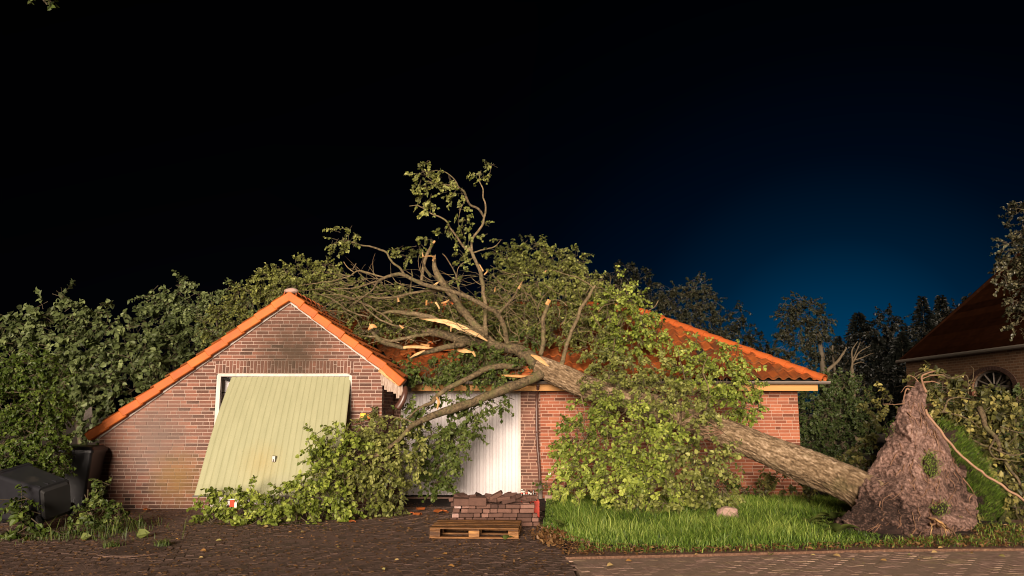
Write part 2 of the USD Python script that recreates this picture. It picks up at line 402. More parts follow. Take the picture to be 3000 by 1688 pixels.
M['joint_dark'] = mat('dirty_joint', [(0, (0.09, 0.056, 0.042)), (1, (0.24, 0.15, 0.115))], 0, (12, 0.5), 0.95, 0.8, 60)
M['joint_road'] = mat('mossy_joint', [(0, (0.20, 0.13, 0.09)), (1, (0.40, 0.28, 0.20))], 0, (12, 0.5), 0.95, 0.8, 60)
M['stack_brick'] = mat('reclaimed_brick', [(0, (0.05, 0.026, 0.02)), (0.5, (0.135, 0.07, 0.05)), (0.8, (0.24, 0.13, 0.098)), (1, (0.48, 0.33, 0.29))], 1.0, (14, 0.22), 0.85, 0.6, 80)
M['pallet'] = mat('wet_pallet_wood', [(0, (0.06, 0.026, 0.010)), (0.5, (0.22, 0.10, 0.032)), (1, (0.50, 0.26, 0.08))], 0.7, (12, 0.8), 0.6, 0.4, 60, stretch=(0.3, 1, 1.5))
M['stamp'] = mat('burnt_stamp', [(0, (0.10, 0.045, 0.015)), (1, (0.14, 0.06, 0.02))], 0, (10, 0.5), 0.8)
M['red'] = mat('red_plastic', [(0, (0.62, 0.035, 0.012)), (1, (0.75, 0.06, 0.02))], 0, (10, 0.5), 0.4)
M['bottle'] = mat('brown_glass', [(0, (0.012, 0.007, 0.004)), (1, (0.02, 0.012, 0.008))], 0, (10, 0.5), 0.12, spec=0.6)
M['label'] = mat('bottle_label', [(0, (0.7, 0.64, 0.55)), (1, (0.8, 0.75, 0.68))], 0, (10, 0.5), 0.6)
M['stone'] = mat('pink_stone', [(0, (0.26, 0.15, 0.12)), (1, (0.52, 0.36, 0.29))], 0, (6, 0.5), 0.85, 0.5, 50)
M['bin'] = mat('black_bin_plastic', [(0, (0.012, 0.012, 0.015)), (1, (0.022, 0.022, 0.026))], 0, (6, 0.5), 0.38, 0.1, 120, spec=0.5, second=(3, 0.55, 0.75, (0.06, 0.05, 0.045), 0.5, (1, 1, 1)))
M['rubber'] = mat('black_rubber', [(0, (0.012, 0.012, 0.012)), (1, (0.022, 0.021, 0.02))], 0, (6, 0.5), 0.7)
M['shed'] = mat('tarred_board', [(0, (0.014, 0.009, 0.007)), (1, (0.035, 0.024, 0.018))], 0, (9, 0.5), 0.7, 0.3, 60, stretch=(1, 1, 0.3))
M['cloth'] = mat('pale_cloth', [(0, (0.55, 0.45, 0.40)), (1, (0.72, 0.64, 0.58))], 0, (10, 0.5), 0.8)
M['yellow'] = mat('yellow_plastic', [(0, (0.75, 0.36, 0.01)), (1, (0.85, 0.50, 0.02))], 0, (10, 0.5), 0.5)
M['orange'] = mat('orange_plastic', [(0, (0.8, 0.2, 0.01)), (1, (0.85, 0.26, 0.02))], 0, (10, 0.5), 0.5)
M['barn_brick'] = usdkit.material(stage, '/World/Looks/barn_brickwork', {
    "geo": ("geometry", {}), "sep": ("separate_xyz", {}), "comb": ("combine_xyz", {}),
    "br": ("brick_texture", {"color1": (0.22, 0.115, 0.06), "color2": (0.13, 0.068, 0.036), "mortar": (0.25, 0.17, 0.11), "scale": 1.0, "mortar_size": 0.010, "brick_width": 0.23, "row_height": 0.07, "mortar_smooth": 0.2}),
    "p": ("principled_bsdf", {"roughness": 0.9, "specular_ior_level": 0.2}), "bump": ("bump", {"strength": 0.5, "distance": 0.01, "invert": True})},
    [("geo.position", "sep.vector"), ("sep.y", "comb.x"), ("sep.z", "comb.y"), ("comb.vector", "br.vector"), ("br.color", "p.base_color"), ("br.fac", "bump.height"), ("bump.normal", "p.normal")], surface="p.BSDF")
M['barn_roof'] = mat('night_darkened_barn_tile', [(0, (0.008, 0.003, 0.0015)), (0.5, (0.020, 0.007, 0.003)), (1, (0.036, 0.012, 0.005))], 0.7, (9, 0.6), 1.0, 0.3, 40, spec=0.0)  # tiles darkened in colour because the distant light does not fade out here
M['barn_trim'] = mat('barn_trim', [(0, (0.12, 0.10, 0.08)), (1, (0.2, 0.17, 0.14))], 0, (8, 0.5), 0.6)
M['pane'] = usdkit.material(stage, '/World/Looks/window_glass', {"t": ("transparent_bsdf", {"color": (0.85, 0.87, 0.85)}), "g": ("glossy_bsdf", {"roughness": 0.03}), "f": ("fresnel", {"IOR": 1.5}), "m": ("mix_closure", {})},
                            [("f.fac", "m.fac"), ("t.BSDF", "m.closure1"), ("g.BSDF", "m.closure2")], surface="m.closure")
G = lambda a, b, c: [(0, a), (0.5, b), (1, c)]
M['leaf'] = leafmat('fallen_crown_leaf', G((0.045, 0.053, 0.011), (0.195, 0.215, 0.046), (0.46, 0.47, 0.14)), (0.27, 0.28, 0.12), 0.45, 0.38)
M['leaf_fresh'] = leafmat('bright_crown_leaf', G((0.045, 0.064, 0.008), (0.21, 0.27, 0.037), (0.50, 0.56, 0.11)), (0.27, 0.31, 0.10), 0.35, 0.38)
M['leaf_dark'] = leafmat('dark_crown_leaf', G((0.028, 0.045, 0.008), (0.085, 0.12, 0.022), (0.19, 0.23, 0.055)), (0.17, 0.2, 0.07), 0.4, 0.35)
M['leaf_privet'] = leafmat('privet_leaf', G((0.02, 0.034, 0.004), (0.062, 0.10, 0.012), (0.15, 0.20, 0.032)), (0.10, 0.13, 0.035), 0.3, 0.35)
M['leaf_grey'] = leafmat('grey_green_leaf', G((0.03, 0.042, 0.013), (0.11, 0.142, 0.046), (0.26, 0.31, 0.12)), (0.16, 0.19, 0.09), 0.45, 0.35)
M['leaf_far'] = leafmat('dimmed_distant_leaf', G((0.006, 0.007, 0.003), (0.013, 0.015, 0.006), (0.026, 0.027, 0.012)), (0.02, 0.02, 0.01), 0.4)  # lamp falloff with distance is put into these two leaf colours
M['leaf_far2'] = leafmat('dimmed_distant_pale_leaf', G((0.010, 0.011, 0.005), (0.022, 0.024, 0.011), (0.042, 0.044, 0.022)), (0.035, 0.035, 0.02), 0.4)
M['night_needle'] = leafmat('night_darkened_needle', G((0.002, 0.003, 0.002), (0.004, 0.005, 0.003), (0.007, 0.008, 0.005)), (0.005, 0.006, 0.004), 0.3, trans=0.1)  # near-black colour stands in for far trees out of the lamp's reach
M['leaf_hedge'] = leafmat('hedge_leaf', G((0.02, 0.034, 0.009), (0.045, 0.068, 0.017), (0.09, 0.115, 0.034)), (0.05, 0.06, 0.025), 0.3)
M['leaf_heap'] = leafmat('torn_branch_leaf', G((0.03, 0.032, 0.009), (0.11, 0.11, 0.03), (0.36, 0.31, 0.09)), (0.22, 0.2, 0.08), 0.4)
M['leaf_glint'] = leafmat('glint_toned_leaf', G((0.008, 0.008, 0.004), (0.025, 0.026, 0.012), (0.22, 0.20, 0.11)), (0.12, 0.12, 0.07), 0.5, rough=0.3)  # unlit leaves and lit glints are both put into the colour stops
M['grass'] = leafmat('lawn_grass', G((0.03, 0.055, 0.006), (0.13, 0.225, 0.024), (0.42, 0.50, 0.11)), (0.17, 0.26, 0.04), 0.2, trans=0.3)
M['weed'] = leafmat('weed_leaf', G((0.03, 0.05, 0.008), (0.075, 0.11, 0.018), (0.17, 0.20, 0.05)), (0.13, 0.15, 0.05), 0.3)
M['dry'] = leafmat('dry_leaf', G((0.07, 0.03, 0.012), (0.20, 0.10, 0.035), (0.50, 0.33, 0.14)), (0.35, 0.22, 0.1), 0.4)
M['lost_leaf'] = leafmat('shed_leaf', G((0.30, 0.13, 0.03), (0.48, 0.34, 0.14), (0.30, 0.33, 0.10)), (0.4, 0.3, 0.15), 0.3)

# ------------------------------------------------------------------ ground, drive and road
from shapely.geometry import Polygon, box as sbox
from shapely.prepared import prep

part('/World', 'ground', box(-220, 220, -120, 330, -1.0, -0.10), M['ground'], kind='structure')


def herringbone(region, mat_bed, mat_pav, name, label, seed, z, cap=300, ang=45.0, near=None, up=0.012):
    """clay pavers laid in a herringbone, each with its own edges; the ones that show largest are parts of their own"""
    rng = np.random.default_rng(seed)
    root = thing(name, label=label, kind='structure')
    g = trimesh.creation.extrude_polygon(region, 0.09, engine="earcut")
    gv, gf = arr(g)
    part(root, 'paving_bed', (gv + [0, 0, z - 0.09], gf), mat_bed)
    L, W, J = 0.205, 0.100, 0.006
    x0, y0, x1, y1 = region.bounds
    R = max(x1 - x0, y1 - y0) * 0.75
    cx, cy = (x0 + x1) / 2, (y0 + y1) / 2
    n = int(R / W) + 3
    c, s = math.cos(math.radians(ang)), math.sin(math.radians(ang))
    inside = prep(region.buffer(-0.02))
    from shapely.geometry import Point
    items = []
    u = W + J / 2
    for i in range(-n, n):
        for k in range(-n // 2, n // 2):
            bx, by = (i + 4 * k) * u, i * u       # horizontal brick at (i+4k, i), vertical one beside it
            for (px, py, hx, hy) in ((bx + u, by + u / 2, L / 2, W / 2), (bx + 2.5 * u, by + u, W / 2, L / 2)):
                X, Y = cx + c * px - s * py, cy + s * px + c * py
                if x0 <= X <= x1 and y0 <= Y <= y1 and inside.contains(Point(X, Y)):
                    items.append((X, Y, hx, hy))
    made = []
    wave = meshkit.fbm(np.array([[q[0] * 0.9, q[1] * 0.9, 3.0] for q in items]), 3, seed)
    for (X, Y, hx, hy), wv in zip(items, wave):
        h = z + up + rng.normal() * 0.0015 + (wv - 0.5) * 0.012
        tx, ty = rng.normal(size=2) * 0.007
        ch = 0.006
        b = np.array([[-hx, -hy, -1], [hx, -hy, -1], [hx, hy, -1], [-hx, hy, -1], [-hx + ch, -hy + ch, 0], [hx - ch, -hy + ch, 0], [hx - ch, hy - ch, 0], [-hx + ch, hy - ch, 0]])
        zz = np.where(b[:, 2] < 0, z - 0.01, h + b[:, 0] * tx + b[:, 1] * ty)
        a = rng.normal() * 0.012
        q = np.stack([X + (c * b[:, 0] - s * b[:, 1]) + a * -b[:, 1], Y + (s * b[:, 0] + c * b[:, 1]) + a * b[:, 0], zz], 1)
        f = np.array([[4, 5, 6], [4, 6, 7]] + [t for i in range(4) for t in ([i, (i + 1) % 4, 4 + (i + 1) % 4], [i, 4 + (i + 1) % 4, 4 + i])])
        made.append((q, f, np.clip(0.5 + rng.normal() * 0.2, 0, 1)))
    seen = [k for k, q in enumerate(items) if q[1] > 8.55 and abs(q[0]) < 0.652 * q[1]]
    order = set(sorted(seen, key=lambda k: items[k][1])[:cap])
    for k in sorted(order):
        part(root, 'paver', made[k], mat_pav, tone=made[k][2])
    rest = cat_([made[k] for k in range(len(made)) if k not in order])
    part(root, 'remaining_pavers', rest[:2], mat_pav, tone=rest[2], kind='stuff')
    return root


ROAD_EDGE = 9.62
drive = Polygon([(-9.5, 6.2), (0.72, 6.2), (0.66, 9.1), (0.62, 10.7), (0.45, 12.0), (0.42, 15.66), (-2.30, 15.66), (-2.30, 14.16), (-7.6, 14.16), (-7.9, 11.6), (-9.5, 10.6)])
road = Polygon([(0.74, 6.2), (10.5, 6.2), (10.5, 10.15), (4.6, 9.95), (2.2, 9.62), (0.70, 9.45)])
herringbone(drive, M['joint_dark'], M['paver_dark'], 'driveway', None, 3, 0.0, ang=18.0, up=0.003)
herringbone(road, M['joint_road'], M['paver_road'], 'road', None, 4, 0.004, ang=8.0, up=0.003)
lawn_poly = Polygon([(0.72, 10.45), (1.0, 10.15), (2.2, 9.95), (4.6, 10.3), (5.2, 11.0), (7.5, 11.4), (7.5, 19.0), (5.9, 19.0), (5.9, 15.55), (0.7, 15.55), (0.62, 12.2), (0.5, 11.3)])
lv, lf = arr(trimesh.creation.extrude_polygon(lawn_poly, 0.16, engine="earcut"))
part('/World', 'lawn_soil', (lv + [0, 0, -0.115], lf), M['soil_dark'], kind='structure')
verge_poly = Polygon([(0.62, 9.47), (2.2, 9.66), (4.6, 9.98), (10.5, 10.2), (10.5, 12.6), (7.4, 12.6), (7.4, 11.3), (5.2, 10.9), (4.6, 10.25), (2.2, 9.9), (1.0, 10.1), (0.75, 10.4)])
lv, lf = arr(trimesh.creation.extrude_polygon(verge_poly, 0.16, engine="earcut"))
part('/World', 'verge', (lv + [0, 0, -0.13], lf), M['verge_soil'], kind='structure')

# ------------------------------------------------------------------ the brick garage
GY, WY = 14.2, 15.7                 # fronts of the gabled garage and of the wing
GX0, GX1, WX1 = -7.33, -2.33, 5.66
RX, RZ, SL = -4.04, 3.80, 0.735     # gable ridge and its slope
OP = (-5.32, -2.88, 2.36)           # green door's opening
DR = (-2.20, 0.17, 0.07, 2.07)      # white door
TT = 0.563                          # slope of the wing's roof
EY, EZ, EX = 15.25, 2.27, 6.0       # its eave
RIDGE_Y = 18.6
garage = thing('brick_garage', 'long low brick garage with an orange tiled roof crushed by the fallen tree', 'garage', loc=(-1.0, 16.0, 0))


def prism(poly, O, u, n, d0, d1):
    poly = np.asarray(poly, float)
    k = len(poly)
    z = np.array([0, 0, 1.0])
    p = O + poly[:, :1] * u + poly[:, 1:] * z
    v = np.vstack([p + n * d1, p + n * d0])
    f = [[0, i, i + 1] for i in range(1, k - 1)] + [t for i in range(k) for t in ([i, k + i, k + (i + 1) % k], [i, k + (i + 1) % k, (i + 1) % k])]
    return v, np.array(f)


def lay(region, O, u, n, rng, tone, z0=0.0, course=0.0625, length=0.21, soldier=False):
    """bricks in a wild bond over a region (u, z); every brick a prism with its own tone and set-back"""
    out = []
    x0, y0, x1, y1 = region.bounds
    ins = prep(region)
    if soldier:
        rows = [(y0, y1)]
    else:
        k0 = int(math.floor((y0 - z0) / course))
        rows = [(z0 + k * course, z0 + k * course + course - 0.0125) for k in range(k0, int((y1 - z0) / course) + 1)]
    for i, (a, b) in enumerate(rows):
        x = x0 - rng.uniform(0, 0.2) if not soldier else x0
        while x < x1:
            w = 0.05 if soldier else (length if rng.random() > 0.16 else 0.10)
            spans = [(a, b)]
            if soldier:
                q = rng.choice([0.065, 0.11, 0.15, 0.21]); spans = [(a, min(a + q, b)), (a + q + 0.011, b)] if q < 0.2 else [(a, b)]
            for (za, zb) in spans:
                if zb - za < 0.02:
                    continue
                r = sbox(x, za, x + w, zb)
                if ins.contains(r):
                    pl = [(x, za), (x + w, za), (x + w, zb), (x, zb)]
                elif ins.intersects(r):
                    g = r.intersection(region)
                    g = max(getattr(g, 'geoms', [g]), key=lambda q: q.area)
                    if g.area < 0.0006 or g.geom_type != 'Polygon':
                        continue
                    pl = list(g.convex_hull.exterior.coords)[:-1]
                    if Polygon(pl).exterior.is_ccw is False:
                        pl = pl[::-1]
                else:
                    continue
                d = rng.normal() * 0.0022
                tn = float(np.clip(tone(x + w / 2, (za + zb) / 2, rng), 0, 1))
                out.append((*prism(pl, O, u, n, -0.02, d), tn, (x + w / 2, za, len(pl), w)))
            x += w + (0.011 if not soldier else 0.0125)
    return out


def old_tone(x, z, rng):
    t = 0.50 + rng.normal() * 0.17
    if x < 1.7 and z > 1.0:
        t += 0.18
    if rng.random() < 0.12:
        t -= 0.35
    return t


def new_tone(x, z, rng):
    return 0.62 + rng.normal() * 0.14 - (0.5 if rng.random() < 0.10 else 0)


def mid_tone(x, z, rng):
    return 0.45 + rng.normal() * 0.13


rb = np.random.default_rng(11)
Y_ = np.array([0, -1.0, 0]); X_ = np.array([1.0, 0, 0])
wl = GX1 - GX0
ridge_u = RX - GX0
gz = lambda u, off=0.0: RZ - 0.14 - off - SL * abs(u - ridge_u)
gable_poly = Polygon([(0, 0), (wl, 0), (wl, gz(wl)), (ridge_u, gz(ridge_u)), (0, gz(0))])
opening = sbox(OP[0] - GX0, -1, OP[1] - GX0, OP[2])
soldier_r = sbox(OP[0] - GX0 - 0.02, OP[2] + 0.012, OP[1] - GX0 + 0.02, OP[2] + 0.225)
O1 = np.array([GX0, GY, 0])
gb = lay(gable_poly.difference(opening).difference(soldier_r.buffer(0.011, join_style=2)), O1, X_, Y_, rb, old_tone, z0=0.012)
gs = lay(soldier_r, O1, X_, Y_, rb, lambda x, z, r: 0.40 + r.normal() * 0.15, soldier=True)


def core(region, O, u, n, t, d, mat_, name='wall'):
    v, f, _ = cat_([trimesh.creation.extrude_polygon(g, t, engine="earcut") for g in getattr(region, 'geoms', [region])])
    w = O + v[:, :1] * u + v[:, 1:2] * np.array([0, 0, 1.0]) - n * (d + v[:, 2:])
    if np.linalg.det(np.stack([u, np.array([0, 0, 1.0]), -n])) < 0:
        f = f[:, ::-1]
    return part(garage, name, (w, f), mat_)


gable_wall = core(gable_poly.difference(opening), O1, X_, Y_, 0.20, 0.008, M['mortar'], 'gable_wall')
# wing front wall: old bricks left of the pipe, newer orange ones right of it
wing_poly = sbox(GX1 - 0.03, -0.02, 0.56, 2.09).difference(sbox(DR[0], -1, DR[1], DR[3] + 0.02))
new_poly = sbox(0.561, -0.02, WX1, 2.10)
O2 = np.array([0, WY, 0])
wing_wall = core(wing_poly.union(sbox(0.56, -0.02, WX1, 2.10)), O2, X_, Y_, 0.22, 0.008, M['mortar_new'], 'wing_wall')
wb = lay(wing_poly, O2, X_, Y_, rb, mid_tone, z0=0.012)
nb = lay(new_poly, O2, X_, Y_, rb, new_tone, z0=0.02)
# the gable's return towards the wing, and the wing's right end
O3 = np.array([GX1, GY + 0.012, 0])
return_wall = core(sbox(0, -0.02, WY - GY - 0.012, 2.35), O3, np.array([0, 1.0, 0]), X_, 0.2, 0.008, M['mortar'], 'return_wall')
rtb = lay(sbox(0.0, 0, WY - GY - 0.02, 2.35), O3, np.array([0, 1.0, 0]), X_, rb, old_tone, z0=0.012)
O4 = np.array([WX1, WY + 0.012, 0])
end_wall = core(sbox(0, -0.02, 5.6, 2.15), O4, np.array([0, 1.0, 0]), X_, 0.2, 0.008, M['mortar_new'], 'end_wall')
eb = lay(sbox(0.0, 0, 5.6, 2.12), O4, np.array([0, 1.0, 0]), X_, rb, new_tone, z0=0.02)
part(garage, 'rear_wall', cat_([box(GX0, WX1 - 0.21, 21.1, 21.3, 0, 2.2), box(GX0 + 0.01, GX0 + 0.21, GY + 0.215, 21.1, 0, 1.25)])[:2], M['mortar'])
part(garage, 'floor_slab', box(GX0 + 0.22, WX1 - 0.22, GY + 0.22, 21.0, -0.06, 0.015), M['soil_dark'])

# single bricks: those of the gable and of the red wing that show largest
def split_bricks(wall, items, mat_, cap, score, rest_name='remaining_bricks'):
    order = sorted(range(len(items)), key=lambda k: -score(*items[k][3]))[:cap]
    s = set(order)
    for k in order:
        part(wall, 'brick', items[k][:2], mat_, tone=items[k][2])
    left = [items[k][:3] for k in range(len(items)) if k not in s]
    if left:
        r = cat_(left)
        part(wall, rest_name, r[:2], mat_, tone=r[2], kind='stuff')


full = lambda x, z, k, w: (w > 0.2 and k == 4) * 2.0 + 0.2 * min(z, 2.4) - 0.05 * abs(x - 1.0)
split_bricks(gable_wall, gb + gs, M['brick_old'], 190, full)
split_bricks(wing_wall, nb, M['brick_new'], 110, lambda x, z, k, w: (w > 0.2) + (x > 4.9 or x < 1.6) * 3 + 0.2 * z)
r = cat_([q[:3] for q in wb]); part(wing_wall, 'older_bricks', r[:2], M['brick_old'], tone=r[2], kind='stuff')
r = cat_([q[:3] for q in rtb]); part(return_wall, 'remaining_bricks', r[:2], M['brick_old'], tone=r[2], kind='stuff')
r = cat_([q[:3] for q in eb]); part(end_wall, 'remaining_bricks', r[:2], M['brick_new'], tone=r[2], kind='stuff')

# green up-and-over door, swung out at the foot
frame = cat_([box(OP[0], OP[0] + 0.075, GY + 0.02, GY + 0.10, 0, OP[2] - 0.05), box(OP[1] - 0.05, OP[1], GY + 0.02, GY + 0.10, 0, OP[2] - 0.05), box(OP[0], OP[1], GY + 0.02, GY + 0.10, OP[2] - 0.05, OP[2])])
part(garage, 'door_frame', frame[:2], M['white_wood'], label='white timber frame of the green garage door')
gd_t, gd_b = np.array([0, GY + 0.06, OP[2] - 0.06]), np.array([0, 12.98, 0.36])
XL, XR = -5.07, -2.91
nu, nv = 22 * 6 + 1, 24
uu, vv = np.linspace(0, 1, nu), np.linspace(0, 1, nv)
rib = np.where((np.arange(nu) % 6) < 1, -0.009, 0.0)
dirs = gd_b - gd_t
nrm = np.cross(np.array([1.0, 0, 0]), dirs); nrm /= np.linalg.norm(nrm); nrm = nrm if nrm[1] < 0 else -nrm
gv = []
for b in vv:
    x = XL + (XR - XL) * uu - 0.05 * b * (1 - uu) + 0.13 * b * uu
    bow = 0.05 * math.sin(math.pi * min(1, b * 1.1)) + 0.02 * np.sin(uu * 3.0 + b * 4)
    base = gd_t + dirs * b
    gv.append(np.stack([x, np.full(nu, base[1]), np.full(nu, base[2])], 1) + nrm * (bow + rib)[:, None])
gv = np.vstack(gv)
i, j = np.meshgrid(np.arange(nv - 1), np.arange(nu - 1), indexing='ij')
a = (i * nu + j).ravel()
gf = np.stack([a, a + nu, a + nu + 1, a + 1], 1)
gv2 = gv - nrm * 0.03
fr, bk = arr((gv, gf)), arr((gv2, gf[:, ::-1]))
edge = [k for k in range(nu)] + [nu * (k + 1) - 1 for k in range(1, nv)] + [nu * nv - 1 - k for k in range(1, nu)] + [nu * (nv - 1 - k) for k in range(1, nv)]
N = len(gv)
ef = np.array([[edge[k], edge[k + 1], edge[k + 1] + N] for k in range(len(edge) - 1)] + [[edge[k], edge[k + 1] + N, edge[k] + N] for k in range(len(edge) - 1)])
green = part(garage, 'green_door', (np.vstack([gv, gv2]), np.vstack([fr[1], bk[1] + N, ef])), M['green_paint'], label='pale green ribbed garage door hanging askew with its foot swung out')
hp = gd_t + dirs * 0.72 + nrm * 0.055
hx = XL + (XR - XL) * 0.52
part(green, 'handle', cat_([cbox(hx - 0.03, hx + 0.03, hp[1] - 0.02, hp[1] + 0.03, hp[2] - 0.07, hp[2] + 0.03, 0.006), tube([[hx, hp[1] - 0.03, hp[2] - 0.02], [hx, hp[1] - 0.045, hp[2] - 0.07]], 0.009, 6)])[:2], M['metal'])
part(green, 'bottom_rail', tube([[XL - 0.06, 12.975, 0.345], [XR + 0.08, 12.975, 0.345]], 0.014, 6), M['metal'])
# what shows of the inside: a white wall, a shelf and the door's arm
part(garage, 'inner_wall', cat_([box(-5.6, -2.7, 14.46, 14.5, 0.02, 2.34)])[:2], M['white_paint'])
part(garage, 'inner_shelf', cat_([box(-5.55, -4.8, 14.42, 14.455, 1.78, 1.80), box(-5.55, -4.8, 14.42, 14.455, 2.02, 2.035), box(-5.55, -5.1, 14.42, 14.455, 1.6, 1.66)])[:2], M['dark'])
part(garage, 'door_arm', tube([[-5.22, GY + 0.12, 2.28], [-5.02, GY + 0.2, 2.2]], 0.03, 6), M['dark'])

# white ribbed door of the wing
nu = 36 * 4 + 1
xs = np.linspace(DR[0] + 0.045, DR[1] - 0.045, nu)
prof = np.where(np.isin(np.arange(nu) % 8, (0, 5)), 0.010, 0.0) + 0.0015 * np.sin(np.arange(nu) * 0.4)
xs = xs + np.where(np.arange(nu) % 4 == 1, -0.009, 0.0) + np.where(np.arange(nu) % 8 == 6, 0.002, 0)
zs = np.linspace(DR[2], DR[3] - 0.04, 6)
dv = np.array([[x, WY + 0.06 + p, z] for z in zs for x, p in zip(xs, prof)])
i, j = np.meshgrid(np.arange(5), np.arange(nu - 1), indexing='ij'); a = (i * nu + j).ravel()
dv2 = dv + [0, 0.03, 0]
df = arr((dv, np.stack([a, a + 1, a + nu + 1, a + nu], 1)))[1]
white = part(garage, 'white_door', (np.vstack([dv, dv2]), np.vstack([df, df[:, ::-1] + len(dv)])), M['white_paint'], label='white ribbed garage door half hidden by leafy branches')
part(garage, 'door_frame', cat_([box(DR[0], DR[0] + 0.045, WY + 0.03, WY + 0.13, DR[2] - 0.03, DR[3]), box(DR[1] - 0.045, DR[1], WY + 0.03, WY + 0.13, DR[2] - 0.03, DR[3]), box(DR[0] + 0.045, DR[1] - 0.045, WY + 0.03, WY + 0.13, DR[3] - 0.04, DR[3] + 0.02)])[:2], M['white_wood'], label='white frame of the ribbed white door')
lk = P(1346, 1366, WY + 0.04)
part(white, 'lock', cat_([tube([lk + [0, 0.03, 0], lk + [0, -0.015, 0]], 0.024, 12), tube([lk + [0, -0.016, 0], lk + [0, -0.022, 0]], 0.011, 8)])[:2], M['dark'])
part(white, 'keyhole', cbox(lk[0] - 0.006, lk[0] + 0.006, lk[1] + 0.01, lk[1] + 0.03, lk[2] + 0.055, lk[2] + 0.085, 0.003), M['dark'])
part(garage, 'door_sill', box(DR[0] - 0.02, DR[1] + 0.02, WY - 0.05, WY + 0.14, -0.02, DR[2] - 0.035), M['stone'])

# eave of the wing: timber board, grey gutter, brown downpipe
fx0 = -2.05
part(garage, 'fascia_board', cbox(fx0, 5.93, 15.33, 15.37, 2.075, 2.225, 0.006), M['beam'])
part(garage, 'soffit', box(fx0, 5.93, 15.37, WY + 0.1, 2.10, 2.13), M['beam'])
ga = np.linspace(math.pi, 2 * math.pi, 9)
gp = np.array([(0.062 * math.cos(t), 0.062 * math.sin(t)) for t in ga])
gpi = gp * 0.88
ring = np.vstack([gp, gpi[::-1]])
gx = (fx0 + 0.02, 6.13)
gvv = np.vstack([np.column_stack([np.full(18, x), 15.25 + ring[:, 0], 2.262 + ring[:, 1]]) for x in gx])
gff = np.array([[k, (k + 1) % 18, 18 + (k + 1) % 18, 18 + k] for k in range(18)])
part(garage, 'gutter', (gvv, np.vstack([arr((gvv, gff))[1], [[0, 17 - k, 1 + k] for k in range(1, 8)]])), M['gutter'], smooth=False)
pipe = spline([(0.50, 15.27, 2.2, .0), (0.50, 15.30, 2.12, 0), (0.49, 15.62, 2.0, 0), (0.49, 15.63, 1.2, 0), (0.52, 15.62, 0.75, 0), (0.545, 15.63, 0.3, 0)], 0.08)[:, :3]
dp = part(garage, 'downpipe', tube(pipe, 0.030, 10), M['pipe'], smooth=True)
part(dp, 'lower_pipe', tube([(0.545, 15.63, 0.32), (0.55, 15.63, 0.0)], 0.043, 10), M['gutter'], smooth=False, label='thicker grey foot of the brown downpipe')
for z in (1.28, 0.72):
    part(dp, 'pipe_clip', cat_([tube([(0.505, 15.63, z - 0.012), (0.505, 15.63, z + 0.012)], 0.040, 10), box(0.49, 0.52, 15.63, 15.7, z - 0.01, z + 0.01)])[:2], M['pipe'])
wbx = P(1759, 1190, 15.6)
wbp = part(garage, 'wall_box', cbox(wbx[0] - 0.04, wbx[0] + 0.04, 15.58, 15.70, wbx[2] - 0.07, wbx[2] + 0.07, 0.012), M['white_paint'], label='small white box on the red brick beside the trunk')
part(wbp, 'cover_strip', cbox(wbx[0] - 0.045, wbx[0] + 0.045, 15.62, 15.70, wbx[2] - 0.36, wbx[2] - 0.075, 0.006), M['pipe'])
vc = P(1610, 1388, 15.68)
part(garage, 'wall_cap', tube([vc + [0, 0.02, 0], vc + [0, -0.012, 0]], 0.03, 12), M['white_paint'])


# roof: boards under the tiles, then the tiles one by one
def tile_mesh(E, a, b, n, ia, ib, rng, W=0.200, S=0.335, L=0.385, seg=8):
    t = np.linspace(0, 1.08, seg + 1)
    h = 0.056 * (0.5 + 0.5 * np.cos(2 * np.pi * (t - 0.72))) ** 1.25
    j = rng.normal(size=3) * [0.004, 0.006, 0.003]
    lo = E + a * ((ia + t) * W + j[0])[:, None] + b * (ib * S + j[1]) + n * (h + 0.044 + j[2])[:, None]
    hi = E + a * ((ia + t) * W + j[0])[:, None] + b * (ib * S + L + j[1]) + n * (h + 0.002)[:, None]
    lip = lo - n * 0.030 + b * 0.004
    v = np.vstack([lip, lo, hi])
    k = np.arange(seg)
    s = seg + 1
    f = np.vstack([np.stack([k, k + 1, s + k + 1, s + k], 1), np.stack([s + k, s + k + 1, 2 * s + k + 1, 2 * s + k], 1)])
    f = np.vstack([f[:, [0, 1, 2]], f[:, [0, 2, 3]]])
    return v, f


def clip(m, planes):
    t = trimesh.Trimesh(m[0], m[1], process=False)
    for o, nn in planes:
        d = (t.vertices - o) @ nn
        if (d > 0).all():
            continue
        if (d <= 0).all():
            return None
        t = trimesh.intersections.slice_mesh_plane(t, nn, o)
        if len(t.faces) == 0:
            return None
    return np.array(t.vertices), np.array(t.faces)


rt = np.random.default_rng(21)
th = math.atan(TT)
wa, wbv, wn = X_, np.array([0, math.cos(th), math.sin(th)]), np.array([0, -math.sin(th), math.cos(th)])
wroof_v = np.array([[-2.0, EY, EZ - 0.03], [EX, EY, EZ - 0.03], [EX - (RIDGE_Y - EY), RIDGE_Y, EZ - 0.03 + TT * (RIDGE_Y - EY)], [-5.0, RIDGE_Y, EZ - 0.03 + TT * (RIDGE_Y - EY)], [-4.04, 18.06, EZ - 0.03 + TT * (18.06 - EY)],
                    [EX, 22.0, EZ - 0.03], [-5.0, 22.0, EZ - 0.03]])
roof = part(garage, 'roof', (wroof_v, np.array([[0, 1, 2], [0, 2, 4], [4, 2, 3], [1, 5, 2], [3, 2, 5], [3, 5, 6]])), M['dark'])
hipn = np.array([-1, -1, 0]) / math.sqrt(2)
val = np.array([-4.04 + 1.97, 18.06 - 15.35]); valn = np.array([val[1], -val[0], 0.0]); valn = unit(np.array([2.71, 2.07, 0]))
E1 = np.array([-4.2, EY, EZ])
holes = {}
tiles = []
